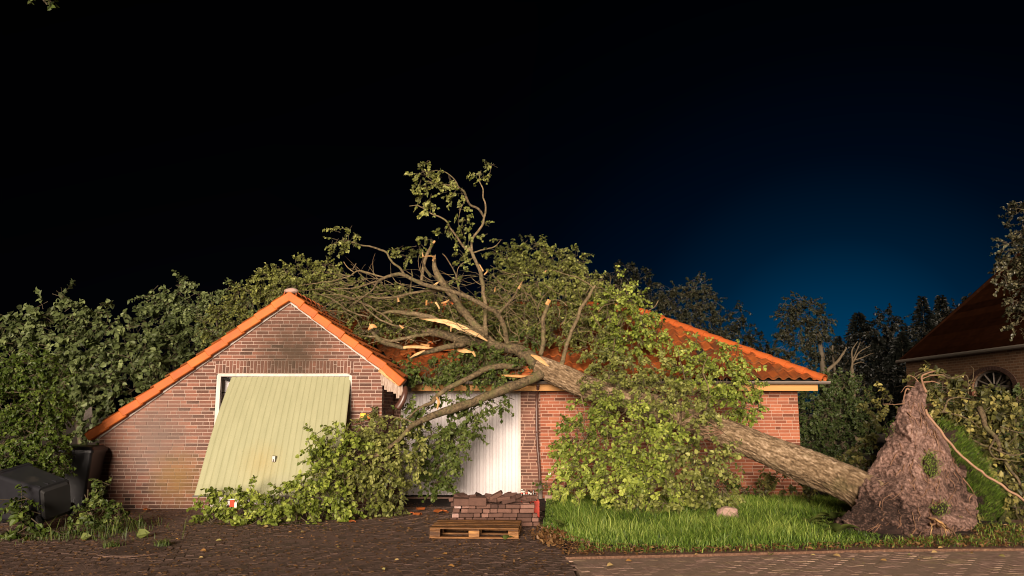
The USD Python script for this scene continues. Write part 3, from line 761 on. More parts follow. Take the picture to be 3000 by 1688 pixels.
for ib in range(11):
    for ia in range(51):
        m = tile_mesh(E1, wa, wbv, wn, ia, ib, rt)
        c = m[0].mean(0)
        # a few tiles slipped or broken where the limbs struck
        if rt.random() < 0.006 and c[2] > 2.6:
            continue
        m = clip(m, [(np.array([EX, EY, 0]), hipn), (np.array([-1.97, 15.32, 0]), valn)])
        if m is not None:
            tiles.append((*m, float(np.clip(0.5 + rt.normal() * 0.2, 0, 1)), c))
vis = [k for k, q in enumerate(tiles) if q[3][0] > 2.2 or q[3][0] < 0.3 or q[3][2] < 3.0]
vis = sorted(vis, key=lambda k: tiles[k][3][1])[:230]
for k in vis:
    part(roof, 'tile', tiles[k][:2], M['tile'], tone=tiles[k][2])
s = set(vis)
rest = [tiles[k][:3] for k in range(len(tiles)) if k not in s]
# right slope of the gable, and the hidden slopes, in the same tiles
th2 = math.atan(SL)
gE = np.array([-1.97, 14.16, 2.28 - 0.03]); ga_, gb_, gn_ = np.array([0, 1.0, 0]), np.array([-math.cos(th2), 0, math.sin(th2)]), np.array([math.sin(th2), 0, math.cos(th2)])
gt = []
for ib in range(8):
    for ia in range(20):
        m = tile_mesh(gE, ga_, gb_, gn_, ia, ib, rt, S=0.32)
        m = clip(m, [(np.array([-1.97, 15.32, 0]), -valn), (np.array([RX, 0, 0]), X_)])
        if m is not None:
            gt.append((*m, float(np.clip(0.35 + rt.normal() * 0.2, 0, 1))))
groof = part(garage, 'gable_roof', (np.array([[-1.99, 14.22, 2.22], [RX, 14.22, 3.74], [RX, 21.5, 3.74], [-1.99, 15.4, 2.22], [-7.5, 14.22, 1.22], [-7.5, 21.5, 1.22]]), np.array([[0, 2, 1], [0, 3, 2], [1, 2, 5], [1, 5, 4]])), M['dark'])
for q in gt[:60]:
    part(groof, 'tile', q[:2], M['tile'], tone=q[2])
lE = np.array([-7.52, 14.18, 1.27]); lb, ln_ = np.array([math.cos(th2), 0, math.sin(th2)]), np.array([-math.sin(th2), 0, math.cos(th2)])
left_t = [(*tile_mesh(lE + np.array([0, 36 * 0.2, 0]), -ga_, lb, ln_, ia, ib, rt, S=0.33), 0.4) for ib in range(13) for ia in range(36)]
r = cat_(gt[60:] + left_t)
part(groof, 'remaining_tiles', r[:2], M['tile'], tone=r[2], kind='stuff')
eE = np.array([EX, EY, EZ])
end_t = []
for ib in range(11):
    for ia in range(34):
        m = clip(tile_mesh(eE, ga_, np.array([-math.cos(th), 0, math.sin(th)]), np.array([math.sin(th), 0, math.cos(th)]), ia, ib, rt), [(np.array([EX, EY, 0]), -hipn), (np.array([EX, 22.0, 0]), unit(np.array([1.0, -1.0, 0])))])
        if m is not None:
            end_t.append((*m, 0.45))
r = cat_(rest + end_t)
part(roof, 'remaining_tiles', r[:2], M['tile'], tone=r[2], kind='stuff')


def cap_tile(p0, p1, r0, r1, upv):
    d = unit(p1 - p0); sd = unit(np.cross(d, upv)); up2 = np.cross(sd, d)
    a = np.linspace(-0.12 * math.pi, 1.12 * math.pi, 11)
    rings = []
    for p, rr in ((p0, r0 * 0.86), (p0, r0), (p0 + d * 0.035, r0 * 0.99), (p1, r1)):
        rings.append(p + sd * (rr * np.cos(a))[:, None] + up2 * (rr * 0.8 * np.sin(a))[:, None])
    v = np.vstack(rings)
    k = np.arange(10)
    f = np.vstack([np.stack([o + k, o + k + 1, o + 11 + k + 1, o + 11 + k], 1) for o in (0, 11, 22)])
    return v, np.vstack([f[:, [0, 2, 1]], f[:, [0, 3, 2]]])


h0, h1 = np.array([EX + 0.02, EY - 0.02, EZ + 0.02]), np.array([EX - (RIDGE_Y - EY), RIDGE_Y, EZ + TT * (RIDGE_Y - EY) + 0.03])
nc = 13
for k in range(nc):
    a, b = h0 + (h1 - h0) * (k / nc), h0 + (h1 - h0) * ((k + 1.12) / nc)
    part(roof, 'hip_tile', cap_tile(a, b, 0.125, 0.098, np.array([0, 0, 1.0])), M['hip'], tone=float(rt.uniform(0.2, 0.8)))
for k in range(12):
    x = h1[0] - k * 0.4
    part(roof, 'ridge_tile', cap_tile(np.array([x, RIDGE_Y, h1[2]]), np.array([x - 0.45, RIDGE_Y, h1[2]]), 0.125, 0.10, np.array([0, 0, 1.0])), M['hip'], tone=float(rt.uniform(0.1, 0.6)))
for k in range(12):
    part(groof, 'ridge_tile', cap_tile(np.array([RX, 14.14 + k * 0.36, RZ - 0.01]), np.array([RX, 14.55 + k * 0.36, RZ - 0.01]), 0.12, 0.10, np.array([0, 0, 1.0])), M['hip'], tone=float(rt.uniform(0.1, 0.6)))


# tiles knocked loose beside the limbs
for k in range(30):
    ux = rt.uniform(-2.3, -0.7) if k < 20 else rt.uniform(-0.2, 0.55)
    up_ = rt.uniform(0.35, 1.9) if k < 20 else rt.uniform(0.05, 0.5)
    c = np.array([ux, EY, EZ]) + wbv * up_ + wn * rt.uniform(0.07, 0.16)
    if (c - np.array([-1.97, 15.32, 0])) @ valn < 0.1:
        continue
    v, f = tile_mesh(np.array([-0.1, -0.19, -0.03]), np.array([1.0, 0, 0]), np.array([0, 1.0, 0]), np.array([0, 0, 1.0]), 0, 0, rt)
    cut = rt.uniform(-0.15, 0.1)
    v2, f2 = np.vstack([v, v - [0, 0, 0.012]]), np.vstack([f, f[:, ::-1] + len(v)])
    v2 = rot(rot(v2, rt.normal() * 0.35, rt.normal() * 0.35, rt.uniform(-1.6, 1.6)), rx=th)
    part(roof, 'loose_tile', (v2 + c, f2), M['tile'], tone=float(rt.uniform(0.5, 1.0)))


# verge tiles: the smooth orange stepped edge of the gable
def verge_tile(x_hi, x_lo, side):
    z_hi, z_lo = RZ + 0.03 - SL * abs(x_hi - RX), RZ + 0.03 - SL * abs(x_lo - RX)
    ln = math.hypot(x_hi - x_lo, z_hi - z_lo)
    v, f = cbox(-0.02, ln + 0.035, -0.10, 0.08, -0.142, 0.0, 0.012)
    taper = (v[:, 0] / ln)[:, None]
    v = v + np.array([0, -0.014, 0.026]) * taper * np.where(v[:, 2:] > -0.07, 1, 0.7)
    ang = math.atan2(z_lo - z_hi, abs(x_lo - x_hi))
    c, s_ = math.cos(ang), math.sin(ang)
    X = v[:, 0] * c - v[:, 2] * s_; Z = v[:, 0] * s_ + v[:, 2] * c
    w = np.stack([x_hi + side * X, GY - 0.03 + v[:, 1], z_hi + Z], 1)
    return w, (f if side > 0 else f[:, ::-1])


for side, xe, n in ((-1, -7.50, 12), (1, -2.28, 7)):
    for k in range(n):
        a, b = RX + (xe - RX) * k / n, RX + (xe - RX) * (k + 1) / n
        m = verge_tile(a, b, side)
        w = m[0] + rt.normal(size=3) * [0.003, 0.003, 0.004]
        part(groof, 'verge_tile', (w, m[1]), M['verge'], tone=float(rt.uniform(0.1, 0.9)))
# the last, cracked verge tile on the right
m = verge_tile(-2.27, -1.93, 1)
part(groof, 'verge_tile', (rot(m[0], ry=0.10, rz=-0.12, about=(-2.2, GY, 2.4)) + [0.02, -0.02, -0.01], m[1]), M['verge'], tone=0.3, label='cracked orange verge tile at the broken eave')
strip = []
for side, xe in ((-1, -7.36), (1, -2.33)):
    z0, z1 = RZ - 0.125, RZ - 0.125 - SL * abs(xe - RX)
    q = np.array([[RX, z0 - 0.045], [RX, z0 + 0.01], [xe, z1 + 0.01], [xe, z1 - 0.045]])
    v = np.vstack([np.column_stack([q[:, 0], np.full(4, y), q[:, 1]]) for y in (GY - 0.022, GY - 0.004)])
    f = np.array([[0, 1, 2, 3], [4, 7, 6, 5], [0, 4, 5, 1], [1, 5, 6, 2], [2, 6, 7, 3], [3, 7, 4, 0]])
    strip.append((v, f))
sv, sf, _ = cat_(strip)
part(groof, 'verge_mortar', (sv, sf), M['white_wood'])
ap = trimesh.creation.icosphere(3, 1.0); v = np.array(ap.vertices) * [0.12, 0.09, 0.05]
v = v * (0.8 + 0.5 * meshkit.fbm(v * 14, 3, 2))[:, None] + [RX + 0.02, GY - 0.05, RZ + 0.055]
part(groof, 'ridge_mortar', (v, ap.faces), M['stone'], smooth=True, label='pale lump of mortar on the gable peak')
# torn boards at the right-hand eave of the gable
def plank(c, l, w, t, ax, ay, az):
    v, f = cbox(-l / 2, l / 2, -t / 2, t / 2, -w / 2, w / 2, 0.004)
    nz = meshkit.noise(v * 30 + c[0], 4) * 0.03
    v = v + np.where(np.abs(v[:, :1]) > l / 2 - 0.01, nz[:, None] * np.sign(v[:, :1]) * [1, 0, 0], 0)
    return rot(v, ax, ay, az) + c, f


for k in range(7):
    px = 1121 + k * 9.0
    ln = 0.19 + 0.05 * (k % 3)
    part(garage, 'torn_board', plank(P(px, 1112 + 0.56 * (px - 1121) + 4 * (k % 2), 14.12), ln, 0.058, 0.02, 0.02, 1.53 + 0.02 * (k % 3), 0.03), M['torn_white'])
for (px, py, l, w, ay) in ((1140, 1106, 0.42, 0.06, 0.62), (1158, 1112, 0.26, 0.05, 0.66)):
    part(garage, 'torn_board', plank(P(px, py, 14.08), l, w, 0.02, 0.05, ay, 0.06), M['wood_pale'], tone=0.3)
c = P(1170, 1127, 14.35)
part(garage, 'eave_box', cbox(c[0] - 0.09, c[0] + 0.10, 14.2, 15.3, c[2] - 0.10, c[2] + 0.10, 0.01), M['dark'])
bg = spline([P(1187, 1136, 14.2), P(1186, 1152, 14.1), P(1178, 1175, 14.08), P(1165, 1197, 14.1)], 0.03)
part(garage, 'broken_gutter', tube(bg, np.linspace(0.045, 0.075, len(bg)), 10, rough=0.25, seed=5), M['pipe'], smooth=True, label='dark broken length of pipe dangling at the gable corner')

# ------------------------------------------------------------------ the fallen tree
from scipy.spatial import Delaunay
from shapely.geometry import Point
import shapely

tree = thing('fallen_tree', 'big uprooted tree lying across the garage roof with its root plate in the air', 'tree', loc=(4.9, 12.0, 0))


def limb(name, pts, radii, sides=10, rough=0.12, wig=0.03, parent=None, mt='bark_limb', seed=0, step=0.05, tone=0.5, freq=7.0):
    """pts of (px, py, D)"""
    q = np.array([P(*p) for p in pts])
    r = np.interp(np.linspace(0, 1, len(q)), np.linspace(0, 1, len(radii)), radii)
    s4 = spline(np.column_stack([q, r]), step)
    c = wiggle(s4[:, :3], wig, 3.5, seed + 1)
    return part(parent or tree, name, tube(c, np.maximum(s4[:, 3], 0.003), sides, rough=rough, seed=seed, freq=freq), M[mt], smooth=True, tone=tone)


# trunk, with bark ridges as geometry
tp = [(2570, 1470, 11.95), (2518, 1434, 12.15), (2454, 1404, 12.45), (2348, 1363, 12.9), (2242, 1317, 13.25), (2136, 1273, 13.6), (2051, 1237, 13.85), (1900, 1192, 14.3), (1754, 1150, 14.6), (1650, 1106, 14.85), (1576, 1072, 15.05)]
tr = [0.33, 0.275, 0.25, 0.243, 0.233, 0.225, 0.22, 0.22, 0.215, 0.205, 0.18]
q = np.array([P(*p) for p in tp])
s4 = spline(np.column_stack([q, tr]), 0.016)
NS = 90
tv, tf = tube(s4[:, :3], s4[:, 3], NS)
along = np.concatenate([[0], np.cumsum(np.linalg.norm(np.diff(s4[:, :3], axis=0), axis=1))])
ax = np.repeat(along, NS); an = np.tile(np.linspace(0, 2 * np.pi, NS, endpoint=False), len(s4))
nb_ = np.stack([ax * 2.4, 2.6 * np.cos(an + ax * 0.35), 2.6 * np.sin(an + ax * 0.35)], 1)
ridge = 1 - np.abs(meshkit.fbm(nb_ * [2.2, 3.4, 3.4], 4, 8) - 0.5) * 5.5
chunk = meshkit.fbm(nb_ * [7.0, 6.0, 6.0], 3, 12)
lump = meshkit.fbm(nb_ * 0.35, 2, 9)
h = 0.020 * np.clip(ridge, -0.6, 1) + 0.012 * (chunk - 0.5) + 0.07 * (lump - 0.5)
cen = np.repeat(s4[:, :3], NS, 0)
tv[:len(cen)] += unit(tv[:len(cen)] - cen) * h[:, None]
ttone = np.clip(0.28 + 0.34 * np.clip(ridge, -0.5, 1) + 1.3 * (chunk - 0.5) + 0.4 * (lump - 0.5), 0, 1)
trunk = part(tree, 'trunk', (tv, tf), M['bark'], smooth=True, tone=np.concatenate([ttone, [0.3, 0.3]]))
# a burst of pale torn shoots on the trunk
for k, (dx, dy) in enumerate(((-75, -28), (-90, -12), (-95, 4), (-88, 20), (-70, 34))):
    limb('shoot', [(2122, 1268, 13.40), (2122 + dx * 0.5, 1262 + dy * 0.6 - 4, 13.40), (2122 + dx, 1255 + dy, 13.46)], [0.009, 0.006, 0.003], 6, 0.1, 0.01, trunk, 'root', 40 + k)

LIMBS = {
    'main': ([(1600, 1085, 15.0), (1531, 1032, 15.3), (1417, 1006, 15.7), (1280, 978, 15.9), (1210, 968, 16.0), (1107, 966, 16.0), (1062, 980, 15.9)], [0.16, 0.12, 0.10, 0.085, 0.07, 0.05, 0.03], 14),
    'low_a': ([(1590, 1095, 14.9), (1486, 1138, 14.5), (1417, 1166, 14.3), (1314, 1200, 14.0), (1273, 1217, 13.85), (1211, 1245, 13.6), (1167, 1292, 13.4), (1118, 1323, 13.2), (1056, 1369, 13.0), (1000, 1415, 12.8)], [0.095, 0.085, 0.08, 0.072, 0.06, 0.045, 0.034, 0.028, 0.018, 0.008], 12),
    'low_b': ([(1521, 1074, 15.0), (1435, 1076, 14.7), (1383, 1100, 14.5), (1331, 1131, 14.3), (1279, 1159, 14.15), (1264, 1180, 14.1), (1224, 1197, 14.0), (1190, 1225, 13.95)], [0.06, 0.055, 0.05, 0.045, 0.04, 0.035, 0.02, 0.01], 10),
    'broken_stem': ([(1445, 1010, 15.6), (1400, 960, 15.8), (1355, 909, 16.0), (1326, 868, 16.1), (1297, 822, 16.2), (1277, 797, 16.2), (1268, 748, 16.2)], [0.085, 0.075, 0.08, 0.075, 0.07, 0.06, 0.03], 12),
    'stub_d': ([(1233, 830, 16.2), (1240, 790, 16.2), (1246, 752, 16.2), (1272, 708, 16.1)], [0.034, 0.032, 0.04, 0.028], 9),
    'stub_d2': ([(1262, 812, 16.1), (1245, 785, 16.0), (1237, 768, 15.9)], [0.03, 0.022, 0.012], 8),
    'arch': ([(1486, 1010, 15.4), (1475, 950, 15.2), (1450, 913, 15.1), (1417, 897, 15.0), (1347, 860, 15.0), (1273, 843, 15.0), (1223, 830, 15.0), (1186, 808, 15.0), (1148, 808, 15.0), (1107, 826, 15.0), (1090, 855, 15.0), (1037, 888, 15.0)], [0.05, 0.048, 0.046, 0.045, 0.043, 0.040, 0.038, 0.036, 0.032, 0.026, 0.018, 0.009], 11),
    'arch_1': ([(1186, 808, 15.0), (1165, 777, 15.1), (1140, 756, 15.2), (1128, 735, 15.2), (1078, 721, 15.3), (1043, 710, 15.4), (1010, 700, 15.4)], [0.024, 0.021, 0.02, 0.02, 0.016, 0.013, 0.006], 8),
    'arch_2': ([(1128, 814, 15.0), (1078, 797, 15.0), (1040, 796, 15.1), (1004, 818, 15.2), (930, 828, 15.4), (880, 840, 15.6)], [0.018, 0.016, 0.016, 0.013, 0.010, 0.005], 7),
    'arch_2b': ([(1036, 797, 15.1), (1018, 785, 15.1), (1003, 770, 15.1)], [0.014, 0.012, 0.008], 7),
    'arch_2c': ([(1033, 790, 15.1), (1042, 772, 15.1)], [0.012, 0.010], 6),
    'arch_3': ([(1103, 825, 15.0), (1053, 839, 14.9), (1003, 848, 14.9), (960, 846, 15.0)], [0.022, 0.018, 0.012, 0.005], 7),
    'arch_4': ([(1300, 850, 15.2), (1198, 860, 15.2), (1132, 872, 15.1), (1061, 870, 15.1), (1010, 885, 15.2)], [0.03, 0.026, 0.022, 0.016, 0.006], 8),
    'tall': ([(1424, 985, 15.5), (1422, 897, 15.5), (1413, 822, 15.5), (1397, 777, 15.5), (1380, 737, 15.5), (1360, 723, 15.5), (1326, 677, 15.4), (1297, 640, 15.4), (1264, 624, 15.4), (1227, 605, 15.4), (1200, 603, 15.4)], [0.042, 0.040, 0.042, 0.036, 0.034, 0.024, 0.020, 0.017, 0.014, 0.011, 0.006], 9),
    'tall_r': ([(1383, 740, 15.5), (1384, 712, 15.5), (1405, 672, 15.5), (1417, 635, 15.5), (1421, 607, 15.5), (1416, 557, 15.5), (1404, 528, 15.5), (1412, 500, 15.5)], [0.026, 0.026, 0.024, 0.022, 0.018, 0.014, 0.011, 0.005], 8),
    'tall_f': ([(1418, 636, 15.5), (1404, 613, 15.5), (1380, 602, 15.5), (1364, 578, 15.5), (1351, 559, 15.4), (1316, 541, 15.4), (1285, 539, 15.4), (1250, 530, 15.4)], [0.024, 0.024, 0.024, 0.026, 0.020, 0.014, 0.010, 0.005], 8),
    'tall_g': ([(1352, 560, 15.4), (1325, 520, 15.4), (1300, 502, 15.4), (1262, 505, 15.4), (1245, 520, 15.4)], [0.014, 0.012, 0.010, 0.007, 0.003], 6),
    'tall_h': ([(1364, 582, 15.5), (1350, 610, 15.4), (1345, 640, 15.4), (1355, 690, 15.5)], [0.012, 0.010, 0.009, 0.009], 6),
    'tall_i': ([(1382, 742, 15.5), (1426, 731, 15.4), (1451, 719, 15.3), (1468, 700, 15.3)], [0.016, 0.014, 0.011, 0.004], 7),
    'tall_j': ([(1386, 755, 15.5), (1370, 765, 15.4), (1345, 785, 15.3), (1335, 820, 15.3)], [0.012, 0.010, 0.008, 0.004], 6),
    'thin_up': ([(1350, 880, 15.6), (1345, 855, 15.6), (1337, 810, 15.6), (1314, 764, 15.6), (1296, 745, 15.6)], [0.022, 0.021, 0.018, 0.014, 0.010], 7),
    'thin_mid': ([(1200, 860, 15.3), (1206, 815, 15.3), (1202, 790, 15.3)], [0.015, 0.013, 0.006], 6),
    'stub_g': ([(1584, 1040, 15.2), (1592, 960, 15.1), (1600, 910, 15.05), (1607, 880, 15.0)], [0.048, 0.042, 0.04, 0.036], 10),
    'stub_h': ([(1640, 1085, 14.9), (1648, 1058, 14.8), (1667, 1000, 14.7), (1683, 948, 14.7), (1706, 900, 14.7), (1728, 860, 14.7), (1746, 836, 14.7)], [0.05, 0.042, 0.036, 0.034, 0.034, 0.030, 0.024], 10),
    'twig_h1': ([(1741, 846, 14.7), (1700, 820, 14.8), (1660, 805, 14.9), (1615, 795, 15.0)], [0.015, 0.013, 0.010, 0.005], 6),
    'twig_h2': ([(1746, 845, 14.7), (1765, 843, 14.6), (1785, 858, 14.6), (1795, 868, 14.6)], [0.012, 0.010, 0.007, 0.003], 6),
    'stub_i': ([(1455, 930, 15.9), (1466, 914, 15.9), (1500, 876, 15.9), (1520, 842, 15.9)], [0.036, 0.032, 0.030, 0.022], 8),
    'twig_i': ([(1500, 880, 15.8), (1540, 860, 15.7), (1580, 905, 15.6)], [0.012, 0.012, 0.010], 6),
    'left_j': ([(1428, 990, 15.6), (1340, 956, 15.5), (1290, 942, 15.5), (1210, 921, 15.5), (1150, 914, 15.5), (1100, 925, 15.5)], [0.07, 0.062, 0.055, 0.045, 0.035, 0.012], 10),
    'left_k': ([(1255, 980, 15.5), (1210, 986, 15.4), (1141, 999, 15.3), (1100, 988, 15.2), (1064, 986, 15.2)], [0.035, 0.032, 0.028, 0.022, 0.01], 8),
    'left_l': ([(1085, 965, 15.3), (1114, 995, 15.2), (1162, 1014, 15.1), (1190, 1022, 15.1)], [0.03, 0.045, 0.045, 0.03], 9),
    'left_m': ([(1360, 1010, 15.3), (1300, 1020, 15.1), (1260, 1030, 15.0), (1200, 1050, 14.9)], [0.06, 0.055, 0.045, 0.02], 9),
    'left_n': ([(1080, 930, 15.2), (1010, 905, 15.4), (960, 870, 15.6), (920, 855, 15.8)], [0.018, 0.016, 0.012, 0.006], 7),
    'left_o': ([(1150, 945, 15.3), (1090, 905, 15.3), (1020, 870, 15.5), (950, 862, 15.6)], [0.02, 0.018, 0.013, 0.006], 7),
    'left_p': ([(1180, 960, 15.4), (1120, 940, 15.3), (1075, 900, 15.4), (1040, 865, 15.5), (985, 850, 15.6)], [0.02, 0.018, 0.014, 0.010, 0.005], 7),
    'hang_a': ([(1800, 1180, 14.1), (1760, 1235, 13.9), (1715, 1290, 13.7), (1690, 1330, 13.6)], [0.03, 0.022, 0.014, 0.006], 7),
    'hang_b': ([(1990, 1245, 13.7), (2010, 1150, 13.9), (2000, 1080, 14.0), (1985, 1020, 14.2)], [0.02, 0.016, 0.011, 0.005], 7),
    'hang_c': ([(1780, 1130, 14.6), (1790, 1060, 14.7), (1800, 990, 15.0)], [0.02, 0.016, 0.006], 7),
    'hang_d': ([(2050, 1260, 13.5), (2000, 1330, 13.3), (1960, 1390, 13.2), (1900, 1450, 13.1)], [0.025, 0.02, 0.014, 0.006], 7),
    'hang_e': ([(2060, 1245, 13.5), (2075, 1150, 13.6), (2060, 1080, 13.8), (2075, 1040, 13.9)], [0.014, 0.012, 0.009, 0.004], 6),
    'front_a': ([(1060, 1365, 13.0), (1010, 1390, 12.9), (960, 1425, 12.8), (880, 1465, 12.7), (780, 1490, 12.6)], [0.02, 0.02, 0.016, 0.012, 0.005], 7),
    'front_b': ([(1130, 1325, 13.2), (1080, 1330, 13.1), (1050, 1338, 13.0), (1020, 1330, 13.0)], [0.014, 0.011, 0.008, 0.004], 6),
    'front_c': ([(1240, 1245, 13.8), (1130, 1220, 13.9), (1080, 1240, 13.9)], [0.014, 0.011, 0.005], 6),
    'roof_twig': ([(1900, 910, 17.4), (1915, 900, 17.3), (1925, 885, 17.3), (1932, 878, 17.3)], [0.012, 0.012, 0.01, 0.006], 6),
}
for k, (key, (pts, rr, sd)) in enumerate(LIMBS.items()):
    limb('branch', pts, rr, sd, 0.2, 0.045, seed=100 + 3 * k, tone=0.35 + 0.4 * (k % 5) / 4)


# fine bare twigs swept over the roof and off the limbs
rw = np.random.default_rng(88)
TW = []
for k in range(420):
    if k < 230:
        px, py = rw.uniform(960, 1560), rw.uniform(800, 1010)
        d0 = 15.0 + rw.random() * 1.2 - (py > 960) * 0.4
        an = math.pi + rw.normal() * 0.35 + 0.25
    elif k < 330:
        px, py = rw.uniform(1480, 1850), rw.uniform(840, 1010)
        d0 = rw.uniform(14.9, 16.2)
        an = rw.uniform(0.5, 3.0) * -1
    else:
        px, py = rw.uniform(1680, 2120), rw.uniform(1130, 1460)
        d0 = rw.uniform(12.9, 13.6)
        an = rw.uniform(0, 6.28)
    ln = rw.uniform(30, 130) if k < 230 else rw.uniform(25, 80)
    cu = rw.normal() * 0.5
    pts = np.array([P(px + ln * t * math.cos(an + cu * t), py + ln * t * math.sin(an + cu * t), d0 + 0.2 * t * rw.normal() * 0.3) for t in (0, 0.35, 0.7, 1.0)])
    sp = wiggle(spline(pts, 0.07), 0.03, 5, 900 + k)
    r0 = rw.uniform(0.004, 0.012)
    TW.append((*tube(sp, np.linspace(r0, r0 * 0.3, len(sp)), 5, cap=False), rw.uniform(0.2, 0.9)))
tw = cat_(TW)
part(tree, 'fine_twigs', tw[:2], M['bark_limb'], smooth=True, tone=tw[2], kind='stuff')

# pale torn wood: splintered blades of heartwood
def blade(pts, wid, thick, seed):
    q = np.array([P(*p) for p in pts])
    s = spline(q, 0.03)
    t = np.gradient(s, axis=0); t = unit(t)
    side = unit(np.cross(t, np.array([0.1, -1.0, 0.2])))
    w = np.interp(np.linspace(0, 1, len(s)), np.linspace(0, 1, len(wid)), wid)
    n = meshkit.fbm(s * 14, 2, seed) - 0.5
    up, dn = s + side * (w * (0.5 + n * 0.5))[:, None], s - side * (w * (0.5 - n * 0.4))[:, None]
    f0 = s + np.cross(t, side) * -thick
    ring = np.stack([up, f0, dn, s + np.cross(t, side) * thick * 0.6], 1).reshape(-1, 3)
    i = np.arange(len(s) - 1)[:, None] * 4; j = np.arange(4)[None]; j2 = (j + 1) % 4
    f = np.stack([i + j, i + j2, i + 4 + j2, i + 4 + j], -1).reshape(-1, 4)
    return arr((ring, f))


SPL = [([(1228, 934, 15.35), (1270, 938, 15.3), (1310, 945, 15.25), (1348, 959, 15.2), (1390, 978, 15.2), (1428, 999, 15.25)], [0.01, 0.06, 0.10, 0.115, 0.09, 0.02]),
       ([(1556, 1040, 14.95), (1580, 1052, 14.85), (1600, 1068, 14.8), (1612, 1075, 14.8)], [0.03, 0.09, 0.075, 0.02]),
       ([(1268, 765, 16.12), (1275, 752, 16.1), (1277, 745, 16.1)], [0.05, 0.03, 0.006]), ([(1234, 754, 15.85), (1262, 750, 15.9), (1276, 758, 16.0)], [0.008, 0.03, 0.03]),
       ([(1240, 752, 16.1), (1237, 738, 16.1)], [0.04, 0.01]), ([(1262, 718, 16.05), (1275, 706, 16.05)], [0.05, 0.04]),
       ([(1518, 846, 15.85), (1526, 832, 15.85), (1531, 822, 15.85)], [0.05, 0.035, 0.008]), ([(1602, 893, 14.97), (1609, 878, 14.95)], [0.07, 0.07]),
       ([(1262, 842, 15.9), (1278, 832, 15.9), (1290, 823, 15.9)], [0.02, 0.05, 0.015]), ([(1418, 805, 15.4), (1425, 798, 15.4), (1430, 790, 15.4)], [0.03, 0.03, 0.01]),
       ([(1405, 775, 15.42), (1416, 795, 15.42)], [0.02, 0.03]), ([(1249, 895, 15.2), (1250, 880, 15.2)], [0.03, 0.035]), ([(1277, 885, 15.2), (1288, 905, 15.2)], [0.04, 0.03]),
       ([(1292, 888, 15.3), (1308, 884, 15.3), (1316, 878, 15.3)], [0.02, 0.04, 0.02]), ([(1168, 885, 15.1), (1166, 872, 15.1)], [0.04, 0.02]), ([(1078, 968, 15.1), (1090, 955, 15.1), (1104, 960, 15.1)], [0.02, 0.10, 0.02]),
       ([(1082, 948, 15.1), (1090, 960, 15.1)], [0.015, 0.05]), ([(1170, 952, 15.1), (1182, 962, 15.1)], [0.02, 0.05]), ([(1182, 1018, 14.9), (1220, 1016, 14.85), (1250, 1020, 14.85), (1270, 1018, 14.85)], [0.05, 0.05, 0.06, 0.01]),
       ([(1232, 1008, 14.9), (1258, 1014, 14.9)], [0.02, 0.05]), ([(1200, 1050, 14.8), (1220, 1038, 14.8), (1245, 1026, 14.8)], [0.015, 0.05, 0.02]), ([(1340, 1026, 14.9), (1360, 1028, 14.9), (1382, 1032, 14.9)], [0.03, 0.09, 0.03]),
       ([(1385, 1030, 14.85), (1392, 1045, 14.85)], [0.05, 0.03]), ([(1470, 1100, 14.7), (1520, 1102, 14.7), (1562, 1101, 14.7)], [0.03, 0.05, 0.01]), ([(1321, 972, 15.2), (1322, 956, 15.2)], [0.02, 0.035]),
       ([(1281, 1200, 13.9), (1285, 1178, 13.95), (1279, 1164, 14.0)], [0.02, 0.05, 0.03]), ([(1597, 798, 15.6), (1600, 792, 15.6)], [0.03, 0.02]), ([(1449, 855, 15.9), (1451, 842, 15.9)], [0.03, 0.02])]
for k, (pts, wd) in enumerate(SPL):
    part(tree, 'splinter', blade(pts, wd, 0.018, k), M['wood_pale'], tone=[0.75, 0.35, 0.55, 0.2][k % 4] if k else 0.8)


